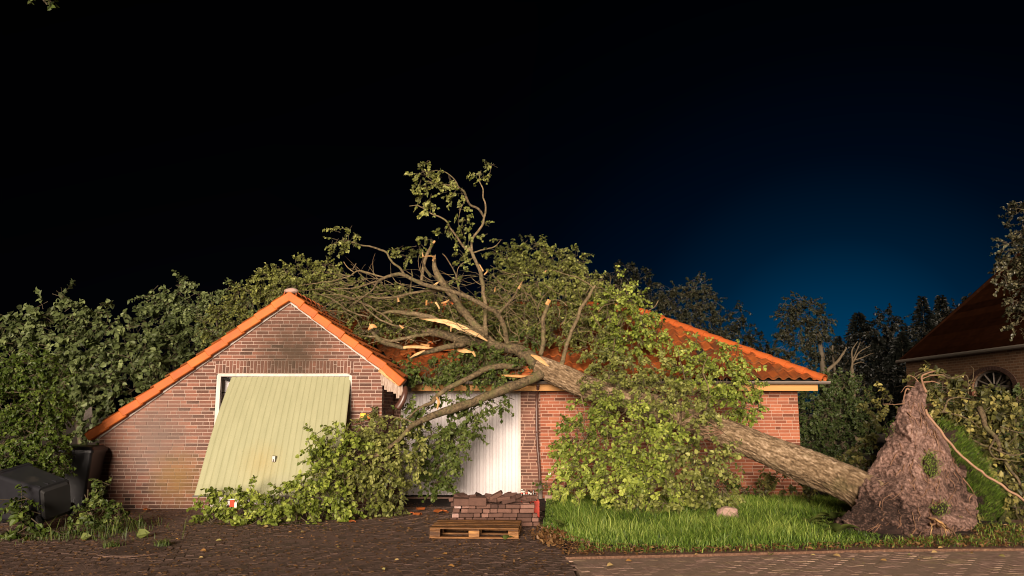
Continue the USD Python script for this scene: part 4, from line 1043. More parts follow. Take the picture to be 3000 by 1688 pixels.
# the root plate
def lens(outline, Df, front, back, seed, step=6, amp=0.12, freq=3.0, power=0.55, rag=None):
    """a closed body with this outline (pixels), bulging towards and away from the camera"""
    poly = Polygon(outline)
    x0, y0, x1, y1 = poly.bounds
    rng = np.random.default_rng(seed)
    gx, gy = np.meshgrid(np.arange(x0, x1, step), np.arange(y0, y1, step))
    pts = np.column_stack([gx.ravel(), gy.ravel()]) + rng.uniform(-0.25, 0.25, (gx.size, 2)) * step
    pts = pts[shapely.contains_xy(poly.buffer(-step * 0.5), pts[:, 0], pts[:, 1])]
    L = poly.exterior.length
    bd = np.array([poly.exterior.interpolate(d).coords[0] for d in np.arange(0, L, step)])
    bd = bd + (np.stack([meshkit.noise(np.column_stack([bd / 9.0, np.full(len(bd), k)]), seed + k) for k in (1, 2)], 1) - 0.5) * (rag or step * 1.6)
    allp = np.vstack([bd, pts])
    tri = Delaunay(allp).simplices
    cc = allp[tri].mean(1)
    tri = tri[shapely.contains_xy(Polygon(bd).buffer(0), cc[:, 0], cc[:, 1])]
    keep = np.unique(tri)
    remap = np.full(len(allp), -1); remap[keep] = np.arange(len(keep))
    on_edge = keep < len(bd)
    allp, tri = allp[keep], remap[tri]
    dist = shapely.distance(poly.exterior, shapely.points(allp))
    dist[on_edge] = 0
    t = np.clip(dist / max(dist.max(), 1e-6), 0, 1) ** power
    C = np.array([P(a, b, Df(a, b)) for a, b in allp])
    n3 = (meshkit.fbm(C * freq, 5, seed) - 0.5) * 2 + 0.35 * (0.5 - np.abs(meshkit.fbm(C * freq * 2.6 * [1.0, 1.0, 0.7], 5, seed + 5) - 0.5) * 4)
    ed = np.minimum(1, dist / (3 * step))
    ray = unit(C - [0, 0, EYE])
    F = C - ray * (t * front + n3 * amp * ed)[:, None]
    B = C + ray * (t * back + n3 * amp * 0.5 * ed)[:, None]
    a = allp[tri]
    flip = np.cross(a[:, 1] - a[:, 0], a[:, 2] - a[:, 0]) > 0
    tri[flip] = tri[flip][:, ::-1]           # pixels run downwards
    v = np.vstack([F, B])
    return v, np.vstack([tri, tri[:, ::-1] + len(F)]), np.concatenate([n3, n3]) * 0.5 + 0.5


RP = [(2692, 1117), (2712, 1146), (2714, 1198), (2750, 1252), (2778, 1303), (2796, 1346), (2825, 1385), (2836, 1435), (2861, 1464), (2866, 1511), (2857, 1543), (2829, 1560), (2775, 1582), (2732, 1592), (2653, 1584),
      (2631, 1566), (2524, 1554), (2450, 1528), (2475, 1505), (2505, 1485), (2515, 1439), (2531, 1403), (2556, 1365), (2574, 1331), (2592, 1295), (2610, 1250), (2624, 1224), (2638, 1180), (2665, 1141)]
rpD = lambda x, y: float(np.interp(y, [1117, 1350, 1480, 1592], [12.75, 12.25, 11.75, 11.0])) + 0.12 * (x - 2680) / 200
rv, rf, soil_shade_tone = lens(RP, rpD, 0.42, 0.5, 31, step=2.6, amp=0.26, freq=2.9, rag=16)
soil_shade_tone = soil_shade_tone * 0.8 + 0.12 - 0.4 * np.clip((0.75 - rv[:, 2]) / 0.4, 0, 1) * np.clip((6.0 - rv[:, 0]) / 0.5, 0, 1) - 0.35 * np.clip(meshkit.fbm(rv * 1.6, 3, 61) * 6 - 3.3, 0, 1)  # shade of hollows and crevices put into the tone; low left darker soil
plate = part(tree, 'root_plate', (rv, rf), M['soil'], smooth=True, tone=np.clip(soil_shade_tone, 0, 1), label='tall peak of torn brown soil at the foot of the trunk')
rr_ = np.random.default_rng(5)
front = rv[:len(rv) // 2]


def near_front(px, py):
    D = rpD(px, py)
    p = P(px, py, D)
    k = np.argmin(np.abs(front[:, 0] - p[0]) + np.abs(front[:, 2] - p[2]))
    return front[k]


ROOTS = [([(2714, 1150), (2700, 1118), (2702, 1100), (2720, 1092), (2738, 1084)], 0.022), ([(2706, 1120), (2730, 1118), (2752, 1122)], 0.014), ([(2664, 1142), (2655, 1140), (2650, 1155), (2645, 1185)], 0.016),
         ([(2680, 1135), (2655, 1132), (2640, 1150)], 0.008), ([(2690, 1118), (2675, 1105), (2660, 1100)], 0.01), ([(2650, 1183), (2620, 1185), (2590, 1182)], 0.008), ([(2700, 1110), (2745, 1100), (2770, 1095)], 0.008),
         ([(2712, 1200), (2725, 1228), (2756, 1262), (2785, 1300), (2820, 1340), (2860, 1372), (2900, 1400), (2940, 1425), (3010, 1470)], 0.020)]
for k, (pts, r) in enumerate(ROOTS):
    q = np.array([P(a, b, rpD(a, b) - (0.30 if k != 7 else 0.42)) for a, b in pts])
    s = wiggle(spline(q, 0.03), 0.03, 6, k)
    part(plate, 'root', tube(s, np.linspace(r, r * (0.35 if k != 7 else 0.9), len(s)), 7, rough=0.2, seed=k), M['root'], smooth=True, tone=0.75 if k == 7 else 0.4, label='long bent pole-like root leaning off to the right' if k == 7 else None)
for k in range(140):
    px, py = rr_.uniform(2540, 2840), rr_.uniform(1160, 1560)
    if not Polygon(RP).buffer(-8).contains(Point(px, py)):
        continue
    a = rr_.normal(1.5, 0.5)
    ln = rr_.uniform(15, 70)
    pts = [near_front(px + math.cos(a) * ln * t, min(py + math.sin(a) * ln * t, 1575)) + [0, -0.02, 0] for t in (0, 0.5, 1.0)]
    s = wiggle(spline(np.array(pts), 0.03), 0.05, 7, 60 + k)
    part(plate, 'root', tube(s, np.linspace(rr_.uniform(0.003, 0.012), 0.002, len(s)), 5), M['root'], smooth=True, tone=float(rr_.uniform(0, 0.6)))
# a sheaf of pale broken roots at the lower right
for k in range(13):
    x0, y0 = 2700 + rr_.uniform(-25, 25), 1520 + rr_.uniform(-14, 16)
    x1, y1 = x0 + rr_.uniform(35, 85), y0 + rr_.uniform(18, 48)
    p0, p1 = near_front(x0, y0) + [0, -0.06, 0.02], onto(x1, min(y1 + 8, 1592), 0.10) + [0, -0.10, 0.02]
    s = wiggle(spline(np.array([p0, (p0 + p1) / 2 + [0, -0.02, 0.05], p1]), 0.03), 0.03, 6, 90 + k)
    part(plate, 'root', tube(s, np.linspace(rr_.uniform(0.010, 0.022), 0.004, len(s)), 6, rough=0.2, seed=k), M['root'] if k % 3 else M['wood_pale'], smooth=True, tone=float(rr_.uniform(0.4, 0.9)))


# grass blades
def blades(base, height, width, tone, rng, lean=0.5, up=None, wind=(-0.25, 0.0)):
    n = len(base)
    a = rng.uniform(0, 2 * math.pi, n)
    d = np.stack([np.cos(a), np.sin(a), np.zeros(n)], 1)
    U = np.array([0, 0, 1.0]) if up is None else up
    bend = d * (rng.random(n) * lean)[:, None] + np.array([wind[0], wind[1], 0]) * rng.random(n)[:, None]
    side = unit(np.cross(bend + 1e-6, np.array([0, 0, 1.0])) + 0.6 * np.stack([np.ones(n), np.zeros(n), np.zeros(n)], 1)) * (width * 0.5)[:, None]
    h = height[:, None]
    m = base + (U + bend * 0.35) * h * 0.55
    t = base + (U * 0.92 + bend) * h
    v = np.stack([base - side, base + side, m - side * 0.8, m + side * 0.8, t], 1).reshape(-1, 3)
    k = np.arange(n)[:, None] * 5
    f = np.stack([k + [0, 1, 3], k + [0, 3, 2], k + [2, 3, 4]], 1).reshape(-1, 3)
    tn = np.stack([tone - 0.18, tone - 0.18, tone, tone, tone + 0.12], 1).ravel()
    return v, f, tn


rg = np.random.default_rng(17)
# turf still hanging on the plate
for k, (out, Dq, n, nm) in enumerate([([(2755, 1235), (2800, 1255), (2850, 1310), (2895, 1380), (2930, 1450), (2945, 1530), (2880, 1550), (2850, 1470), (2815, 1400), (2785, 1345), (2758, 1290)], 12.45, 5200, 'hanging strip of green turf on the right of the root plate'),
                                      ([(2702, 1345), (2725, 1328), (2742, 1345), (2748, 1375), (2735, 1400), (2715, 1385)], None, 500, 'small patch of turf caught in the root plate'),
                                      ([(2598, 1262), (2618, 1235), (2622, 1265), (2605, 1300), (2592, 1300)], 12.5, 260, 'tuft of pale turf on the left edge of the root plate'),
                                      ([(2735, 1490), (2765, 1470), (2778, 1490), (2765, 1510), (2740, 1508)], None, 160, 'small dark tuft of turf low in the root plate')]):
    Df = (lambda x, y, d=Dq: d) if Dq else (lambda x, y: rpD(x, y) - 0.44)
    v, f, t = lens(out, Df, 0.14 if k in (0, 2) else 0.02, 0.2, 50 + k, step=7, amp=0.05 if k else 0.16, rag=22 if k == 0 else None)
    tp_ = part(tree, 'turf', (v, f), M['soil_dark'], smooth=True, tone=0.4, label=nm)
    fv = v[:len(v) // 2]
    idx = rg.integers(0, len(fv), n)
    b = fv[idx] + rg.normal(size=(n, 3)) * [0.03, 0.01, 0.03]
    b = b[meshkit.fbm(b * 3.1, 3, 5) > 0.42] if k == 0 else b
    n = len(b)
    bl = blades(b, rg.uniform(0.08, 0.2, n) if k == 0 else rg.uniform(0.02, 0.06, n), rg.uniform(0.005, 0.009, n), rg.normal(0.36 if k in (0, 2) else 0.6, 0.25, n), rg, 1.5, up=np.array([0.15, -0.45, 0.5]) if k in (0, 2) else np.array([0, -0.6, 0.7]), wind=(0.1, 0))
    part(tp_, 'grass_blades', bl[:2], M['grass'], tone=bl[2], kind='stuff')

# crown, clump by clump
def roofD(px, py, r=40):
    dz = math.tan(TILT - math.atan((py - 844) / FOC))
    d = (EZ - TT * EY - EYE) / (dz - TT) if dz < 0.5 else 18
    if d < EY or d > RIDGE_Y:
        d = RIDGE_Y - 0.3 if d > RIDGE_Y or d < 0 else EY
    return float(np.clip(d - 0.25 - metres(r, 15.5) * 0.6, 14.3, 17.6))


FOL = [
    ('leaf', 0.095, 0.55, [(1232, 515, 34, 34, 15.4, 0.6), (1262, 560, 40, 44, 15.4, 0.7), (1296, 520, 34, 20, 15.4, 0.55), (1256, 605, 26, 24, 15.4, 0.75), (1258, 472, 22, 14, 15.4, 0.35), (1330, 565, 36, 16, 15.4, 0.6), (1355, 565, 12, 14, 15.4, 0.7)]),
    ('leaf', 0.095, 0.42, [(1418, 508, 28, 26, 15.5, 0.6), (1449, 487, 14, 10, 15.5, 0.3), (1350, 640, 30, 44, 15.4, 0.55), (1372, 690, 30, 32, 15.5, 0.6), (1345, 735, 18, 34, 15.4, 0.45), (1300, 690, 40, 12, 15.4, 0.4), (1262, 700, 14, 10, 15.4, 0.35), (1422, 655, 9, 34, 15.5, 0.45), (1342, 790, 20, 36, 15.3, 0.35), (1305, 672, 14, 10, 15.4, 0.4)]),
    ('leaf', 0.09, 0.6, [(1008, 690, 40, 32, 15.4, 0.5), (982, 708, 22, 12, 15.4, 0.45), (1035, 720, 18, 18, 15.4, 0.55), (1190, 738, 30, 36, 16.6, 0.25), (1225, 725, 22, 12, 16.5, 0.3), (1466, 712, 16, 18, 15.3, 0.35), (1450, 745, 24, 22, 15.5, 0.3)]),
    ('leaf', 0.085, 1.0, [(740, 872, 80, 42, 17.6, 0.38), (800, 830, 70, 50, 17.5, 0.42), (880, 800, 80, 45, 17.4, 0.45), (950, 800, 60, 45, 17.4, 0.42), (900, 850, 110, 40, 17.2, 0.36), (1000, 850, 80, 45, 16.8, 0.33), (670, 925, 60, 40, 17.8, 0.3), (630, 960, 50, 55, 17.9, 0.25), (970, 905, 70, 36, 16.4, 0.33)]),
    ('leaf', 0.075, 1.2, [(1400, 900, 60, 40, 16.9, 0.3), (1460, 900, 60, 40, 16.8, 0.3), (1350, 970, 60, 30, 16.2, 0.3), (1440, 960, 60, 34, 16.3, 0.3), (1050, 880, 90, 32, 16.2, 0.32), (1150, 870, 80, 34, 16.6, 0.3), (1090, 925, 80, 34, 16.0, 0.32), (1180, 910, 110, 40, 16.4, 0.28), (1260, 890, 90, 36, 16.6, 0.28), (1290, 930, 90, 36, 16.3, 0.3), (1170, 960, 70, 26, 15.8, 0.3), (1090, 968, 50, 22, 15.7, 0.3), (1370, 930, 70, 40, 16.6, 0.28)]),
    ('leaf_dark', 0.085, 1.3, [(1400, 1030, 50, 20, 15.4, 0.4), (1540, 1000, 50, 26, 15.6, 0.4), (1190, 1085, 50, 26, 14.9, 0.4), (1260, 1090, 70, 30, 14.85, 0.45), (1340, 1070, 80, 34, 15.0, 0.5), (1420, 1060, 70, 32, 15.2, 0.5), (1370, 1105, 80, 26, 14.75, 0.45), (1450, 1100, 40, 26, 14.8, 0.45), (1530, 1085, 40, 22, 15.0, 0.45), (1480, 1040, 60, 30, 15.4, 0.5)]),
    ('leaf', 0.085, 1.15, [(1500, 745, 46, 30, 16.9, 0.3), (1560, 740, 60, 44, 16.9, 0.35), (1620, 765, 60, 44, 16.8, 0.42), (1685, 765, 40, 44, 16.8, 0.38), (1500, 790, 55, 36, 16.8, 0.3), (1580, 810, 80, 44, 16.6, 0.38), (1670, 815, 70, 44, 16.5, 0.42), (1730, 830, 50, 40, 16.5, 0.42), (1480, 840, 60, 30, 16.9, 0.3)]),
    ('leaf', 0.08, 1.4, [(1530, 880, 80, 50, 16.6, 0.32), (1630, 880, 90, 56, 16.4, 0.36), (1740, 890, 80, 56, 16.3, 0.38), (1480, 935, 70, 42, 16.4, 0.32), (1560, 950, 60, 40, 16.2, 0.34), (1640, 960, 70, 50, 16.0, 0.36), (1740, 960, 80, 50, 15.8, 0.40)]),
    ('leaf_fresh', 0.10, 1.0, [(1815, 835, 34, 34, 15.9, 0.6), (1850, 865, 44, 36, 15.7, 0.6), (1880, 905, 34, 34, 15.8, 0.45), (1850, 955, 70, 48, 15.5, 0.48), (1800, 910, 70, 50, 15.7, 0.45), (1910, 975, 50, 40, 15.5, 0.5), (1840, 1010, 70, 40, 15.3, 0.42), (1960, 1010, 34, 30, 15.3, 0.6)]),
    ('leaf_fresh', 0.10, 1.0, [(2150, 1040, 34, 36, 14.4, 0.7), (2190, 1080, 36, 26, 14.3, 0.65), (2040, 1020, 40, 36, 14.8, 0.65), (2090, 1060, 50, 40, 14.5, 0.55), (2030, 1090, 60, 46, 14.4, 0.45), (2120, 1120, 70, 46, 14.2, 0.55), (2180, 1140, 46, 44, 14.1, 0.5), (2200, 1200, 44, 50, 13.9, 0.4), (2130, 1190, 70, 44, 13.9, 0.42)]),
    ('leaf', 0.10, 1.0, [(1780, 1060, 60, 40, 14.9, 0.4), (1740, 1030, 44, 26, 15.3, 0.4), (1850, 1090, 80, 44, 14.6, 0.45), (1950, 1090, 60, 50, 14.5, 0.5), (1760, 1110, 56, 36, 14.4, 0.4), (1800, 1150, 70, 40, 14.0, 0.45), (1900, 1150, 80, 46, 13.9, 0.48), (2000, 1160, 70, 46, 13.8, 0.5), (2050, 1200, 60, 40, 13.5, 0.5)]),
    ('leaf_fresh', 0.105, 1.0, [(1730, 1215, 60, 46, 13.9, 0.45), (1690, 1250, 30, 24, 14.0, 0.35), (1820, 1230, 80, 54, 13.6, 0.55), (1920, 1230, 70, 50, 13.5, 0.6), (1700, 1290, 60, 46, 13.7, 0.35), (1790, 1310, 80, 54, 13.5, 0.45), (1890, 1310, 80, 54, 13.3, 0.5), (1980, 1290, 60, 44, 13.3, 0.42)]),
    ('leaf_fresh', 0.105, 1.0, [(1660, 1350, 34, 50, 13.9, 0.65), (1650, 1420, 36, 34, 13.8, 0.8), (1710, 1370, 60, 50, 13.6, 0.5), (1730, 1430, 80, 34, 13.4, 0.75), (1810, 1380, 80, 56, 13.3, 0.55), (1900, 1380, 80, 56, 13.1, 0.45), (1830, 1440, 80, 44, 13.0, 0.75), (1930, 1440, 80, 46, 12.9, 0.6)]),
    ('leaf', 0.105, 1.0, [(1990, 1370, 70, 56, 13.0, 0.42), (2060, 1330, 60, 56, 13.0, 0.45), (2120, 1350, 36, 56, 12.9, 0.45), (2030, 1420, 70, 50, 12.8, 0.48), (2110, 1420, 50, 50, 12.8, 0.45), (1870, 1480, 60, 26, 12.8, 0.55), (1960, 1480, 60, 26, 12.7, 0.48)]),
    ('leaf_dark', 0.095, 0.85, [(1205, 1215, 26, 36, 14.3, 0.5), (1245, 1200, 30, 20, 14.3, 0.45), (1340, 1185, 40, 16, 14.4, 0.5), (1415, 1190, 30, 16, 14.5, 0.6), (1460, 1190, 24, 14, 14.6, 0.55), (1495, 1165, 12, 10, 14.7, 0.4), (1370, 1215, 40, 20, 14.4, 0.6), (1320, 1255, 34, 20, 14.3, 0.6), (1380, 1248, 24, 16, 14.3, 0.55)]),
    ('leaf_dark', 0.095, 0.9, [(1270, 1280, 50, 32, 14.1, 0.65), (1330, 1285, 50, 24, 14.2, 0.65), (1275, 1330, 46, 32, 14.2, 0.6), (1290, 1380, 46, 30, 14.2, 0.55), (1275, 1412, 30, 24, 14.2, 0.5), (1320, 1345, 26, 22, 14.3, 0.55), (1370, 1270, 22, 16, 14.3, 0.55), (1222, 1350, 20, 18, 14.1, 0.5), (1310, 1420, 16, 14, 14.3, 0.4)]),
    ('leaf', 0.10, 1.0, [(1090, 1200, 20, 26, 13.9, 0.5), (1080, 1245, 44, 34, 13.7, 0.5), (1120, 1275, 60, 40, 13.6, 0.48), (1170, 1260, 40, 36, 13.8, 0.5), (1200, 1300, 50, 46, 13.6, 0.6), (1130, 1340, 70, 44, 13.3, 0.5), (1180, 1370, 60, 46, 13.4, 0.55), (1070, 1320, 50, 40, 13.3, 0.45)]),
    ('leaf', 0.10, 1.0, [(1100, 1400, 80, 40, 13.1, 0.42), (1040, 1370, 60, 44, 13.0, 0.5), (1150, 1440, 60, 40, 13.2, 0.4), (1110, 1470, 50, 30, 13.1, 0.35), (1060, 1440, 60, 36, 12.9, 0.45), (1000, 1400, 60, 44, 12.8, 0.5), (1165, 1490, 30, 18, 13.2, 0.35)]),
    ('leaf_fresh', 0.105, 1.0, [(940, 1285, 36, 30, 12.85, 0.5), (1000, 1275, 40, 30, 12.9, 0.55), (980, 1320, 60, 40, 12.9, 0.5), (930, 1360, 34, 30, 12.8, 0.4), (1020, 1330, 50, 40, 13.0, 0.5), (960, 1400, 60, 44, 12.7, 0.5), (900, 1440, 50, 44, 12.6, 0.55), (970, 1455, 60, 40, 12.6, 0.45), (940, 1500, 70, 30, 12.5, 0.5), (1020, 1490, 50, 30, 12.7, 0.4)]),
    ('leaf_fresh', 0.105, 1.05, [(640, 1455, 34, 26, 12.7, 0.42), (715, 1450, 50, 30, 12.7, 0.42), (620, 1490, 40, 26, 12.55, 0.45), (690, 1490, 60, 30, 12.5, 0.5), (770, 1475, 60, 32, 12.5, 0.5), (850, 1470, 56, 34, 12.5, 0.55), (600, 1520, 44, 18, 12.4, 0.4), (680, 1525, 66, 20, 12.3, 0.5), (770, 1520, 66, 24, 12.3, 0.52), (860, 1515, 66, 26, 12.3, 0.5), (830, 1455, 30, 24, 12.6, 0.45)]),
]
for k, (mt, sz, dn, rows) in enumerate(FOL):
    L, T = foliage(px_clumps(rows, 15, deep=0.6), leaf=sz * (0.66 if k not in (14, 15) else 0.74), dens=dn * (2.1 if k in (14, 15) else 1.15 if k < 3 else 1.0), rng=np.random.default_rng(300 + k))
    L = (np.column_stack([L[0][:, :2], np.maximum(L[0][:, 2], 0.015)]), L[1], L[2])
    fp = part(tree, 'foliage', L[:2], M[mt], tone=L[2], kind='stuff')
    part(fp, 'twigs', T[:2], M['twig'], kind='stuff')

# ------------------------------------------------------------------ lawn, weeds, litter
def scatter(poly, n, rng):
    x0, y0, x1, y1 = poly.bounds
    p = np.column_stack([rng.uniform(x0, x1, n * 2), rng.uniform(y0, y1, n * 2)])
    p = p[shapely.contains_xy(poly, p[:, 0], p[:, 1])]
    return p[:n]


front_lawn = Polygon([(0.72, 10.5), (1.05, 10.25), (2.2, 9.93), (3.4, 10.1), (4.55, 10.35), (5.0, 11.0), (4.9, 11.8), (4.3, 12.2), (6.2, 13.5), (7.3, 15.5), (6.0, 15.6), (0.66, 15.5), (0.50, 12.4), (0.42, 11.3)])
g2 = scatter(front_lawn, 62000, rg)
near = np.clip((13.5 - g2[:, 1]) / 3.0, 0, 1)
hh = meshkit.fbm(np.column_stack([g2 * 1.1, np.zeros(len(g2))]), 3, 4)
edge = np.clip(shapely.distance(front_lawn.exterior, shapely.points(g2)) / 0.35, 0.25, 1)
longer = np.exp(-((g2[:, 0] - 0.75) ** 2 + (g2[:, 1] - 11.5) ** 2 * 0.6) / 0.35)
gh = (0.045 + 0.16 * hh  + 0.14 * longer) * edge * rg.uniform(0.4, 1.3, len(g2)) * np.where(rg.random(len(g2)) < 0.05, 1.7, 1.0)
big = meshkit.fbm(np.column_stack([g2 * 0.55 + 9, np.zeros(len(g2))]), 3, 14)
gt_ = 0.36 + 0.6 * (hh - 0.5) + 0.8 * (big - 0.5) + rg.normal(size=len(g2)) * 0.24 + (rg.random(len(g2)) < 0.04) * 0.5
bl = blades(np.column_stack([g2, np.full(len(g2), 0.04)]), gh, rg.uniform(0.005, 0.012, len(g2)), gt_, rg, 1.1)
sp_ = scatter(Polygon([(0.9, 10.3), (0.75, 9.75), (2.2, 9.72), (4.6, 10.05), (8.0, 10.3), (8.0, 11.9), (6.6, 11.9), (6.3, 10.8), (4.8, 10.7), (4.4, 10.4), (2.2, 9.98)]), 4200, rg)
b2 = blades(np.column_stack([sp_, np.full(len(sp_), 0.03)]), rg.uniform(0.03, 0.11, len(sp_)), rg.uniform(0.005, 0.010, len(sp_)), rg.normal(0.42, 0.25, len(sp_)), rg, 1.6)
bl = cat_([bl, b2])
gp_ = part('/World', 'grass', bl[:2], M['grass'], tone=bl[2], kind='stuff', label='lush green lawn in front of the red brick wing', cat='grass')

# dry leaves and stalks along the edge of the road
litter_poly = Polygon([(0.6, 9.5), (2.2, 9.68), (4.6, 10.0), (8.0, 10.15), (8.0, 11.9), (6.6, 11.9), (6.2, 10.9), (5.6, 10.8), (4.6, 10.38), (2.2, 9.98), (1.1, 10.2), (0.85, 10.8), (0.5, 11.2), (0.35, 10.9), (0.5, 10.2)])
lp = scatter(litter_poly, 4200, rg)
n = len(lp)
L = leaf_mesh(np.column_stack([lp, rg.uniform(0.045, 0.075, n)]), rg.normal(size=(n, 3)) * [1, 1, 0.3], np.array([0, -0.3, 1.0]) + rg.normal(size=(n, 3)) * 0.55, rg.uniform(0.015, 0.06, n), rg.uniform(0, 0.8, n) ** 1.8, 0.26)
part('/World', 'leaf_litter', L[:2], M['dry'], tone=L[2], kind='stuff', label='brown dead leaves along the lawn edge', cat='leaf litter')
heap = rg.normal(size=(300, 2)) * [0.11, 0.30] + [0.50, 10.75]
n = len(heap)
L = leaf_mesh(np.column_stack([heap, 0.03 + rg.random(n) * 0.10]), rg.normal(size=(n, 3)), np.array([0, -0.6, 0.6]) + rg.normal(size=(n, 3)) * 0.6, rg.uniform(0.03, 0.07, n), rg.uniform(0.0, 0.6, n), 0.34)
part('/World', 'dead_leaves', L[:2], M['dry'], tone=L[2], kind='stuff', label='heap of rusty dead leaves at the lawn corner beside the pallet', cat='dead leaves')
dp_ = scatter(Polygon([(-8, 8.4), (0.6, 8.4), (0.5, 12.3), (-2.2, 15.5), (-2.4, 13.9), (-7.5, 14.0), (-7.6, 11.6)]), 5200, rg)
n = len(dp_)
L = leaf_mesh(np.column_stack([dp_, np.full(n, 0.018)]), rg.normal(size=(n, 3)) * [1, 1, 0.1], np.array([0, -0.1, 1.0]) + rg.normal(size=(n, 3)) * 0.25, rg.uniform(0.012, 0.055, n), rg.uniform(0, 0.75, n) ** 2.2, 0.2)
part('/World', 'twig_litter', L[:2], M['dry'], tone=L[2], kind='stuff', label='fine bark and twig crumbs over the dark driveway', cat='debris')

# single leaves torn off by the storm
for k in range(64):
    if k < 40:
        px, py = rg.uniform(520, 1600), rg.uniform(1505, 1670)
    else:
        px, py = rg.uniform(1650, 2950), rg.uniform(1590, 1655)
    p = onto(px, py, 0.022 if k < 40 else 0.05)
    s_ = rg.uniform(0.04, 0.10)
    L = leaf_mesh(np.zeros((1, 3)), np.array([[rg.normal(), rg.normal(), 0.05]]), np.array([[rg.normal() * 0.3, -0.35, 1.0]]), np.array([s_]), np.array([0.5]), rg.uniform(0.28, 0.42))
    t = thing('fallen_leaf', 'pale torn leaf lying alone on the dark driveway' if k < 40 else 'pale torn leaf lying alone at the road edge', 'leaf', 'single leaves on the driveway' if k < 40 else 'single leaves at the road edge', loc=p)
    part(t, 'blade', (L[0] + p, L[1]), M['lost_leaf'], tone=float(rg.random()))
for (px, py, sz, lab) in ((418, 1570, 0.17, 'large pale green leaf flat on the driveway left of centre'), (250, 1577, 0.13, 'round pale green leaf by the fallen bin')):
    p = onto(px, py, 0.03)
    L = leaf_mesh(np.zeros((1, 3)), np.array([[0.9, 0.3, 0.25]]), np.array([[0.1, -0.7, 0.7]]), np.array([sz]), np.array([1.0]), 0.5)
    t = thing('fallen_leaf', lab, 'leaf', loc=p)
    part(t, 'blade', (L[0] - [sz / 2, 0, 0] + p, L[1]), M['weed'], tone=0.95)
# shards of orange roof tile in front of the white door
SH = {(1205, 1505): 'orange roof tile shard, left one of the close pair before the white door', (1222, 1508): 'orange roof tile shard, right one of the close pair before the white door', (1140, 1478): 'flat orange tile shard by the leaves left of the white door', (1232, 1494): 'long orange tile shard nearest the white door sill', (1290, 1503): 'largest curved orange tile piece just left of the brick stack', (1032, 1530): 'small orange tile shard on the drive below the leafy heap', (430, 1495): 'small orange tile shard at the foot of the gable wall', (1160, 1475): 'small orange tile shard in the leaves beside the white door'}
for (px, py, s_, a) in ((1205, 1505, 0.09, 0.3), (1222, 1508, 0.11, 1.2), (1140, 1478, 0.13, 0.1), (1232, 1494, 0.14, 2.0), (1290, 1503, 0.2, 0.6), (1032, 1530, 0.10, 0.4), (430, 1495, 0.10, 0.9), (1160, 1475, 0.08, 2.2)):
    p = onto(px, py, 0.02)
    aa = np.linspace(0.25, math.pi - 0.5, 7)
    top = np.array([[math.cos(t) * s_ * 0.5, y, math.sin(t) * s_ * 0.28 + 0.004] for y in (-s_ * 0.5, s_ * 0.45) for t in aa])
    top[:, 1] += (meshkit.noise(top * 40 + px, 2) - 0.5) * s_ * 0.5
    v = np.vstack([top, top - [0, 0, 0.012]])
    k = np.arange(6)
    f = np.vstack([np.stack([k, k + 1, k + 8, k + 7], 1), np.stack([k + 14, k + 21, k + 22, k + 15], 1), np.stack([k, k + 14, k + 15, k + 1], 1), np.stack([k + 7, k + 8, k + 22, k + 21], 1)])
    t = thing('tile_shard', SH[(px, py)], 'tile shard', 'tile shards on the driveway', loc=p)
    part(t, 'shard', (rot(v, rz=a) + p, f), M['tile'], tone=0.8)

mh = onto(395, 1612, 0.012)
a = np.linspace(0, 2 * np.pi, 33)[:-1]
t = thing('manhole_cover', 'round dark manhole cover sunk in the driveway', 'manhole cover', loc=mh)
part(t, 'cover', tube([mh + [0, 0, -0.03], mh + [0, 0, 0.002]], 0.36, 32), M['paver_dark'], tone=0.05)
ringv = np.vstack([np.column_stack([mh[0] + r * np.cos(a), mh[1] + r * np.sin(a), np.full(32, z)]) for r, z in ((0.375, -0.02), (0.375, 0.012), (0.43, 0.012), (0.43, -0.02))])
k = np.arange(32); k2 = (k + 1) % 32
part(t, 'rim', (ringv, np.vstack([np.stack([o + k, o + k2, o + 32 + k2, o + 32 + k], 1) for o in (0, 32, 64)])[:, ::-1]), M['joint_dark'])

# ------------------------------------------------------------------ pallet, stack of bricks, crate
yaw = math.radians(-3.5)
pc = np.array([-0.485, 11.28, 0.012])
pal = thing('wooden_pallet', 'wet orange-brown wooden pallet lying in front of the brick stack', 'pallet', loc=pc)
rp = np.random.default_rng(6)


def ppart(name, x0, x1, y0, y1, z0, z1, tone):
    v, f = cbox(x0, x1, y0, y1, z0, z1, 0.004)
    v = v + (meshkit.noise(v * 25 + rp.random() * 9, 1)[:, None] - 0.5) * 0.006
    return part(pal, name, (rot(v, rz=yaw) + pc, f), M['pallet'], tone=tone)


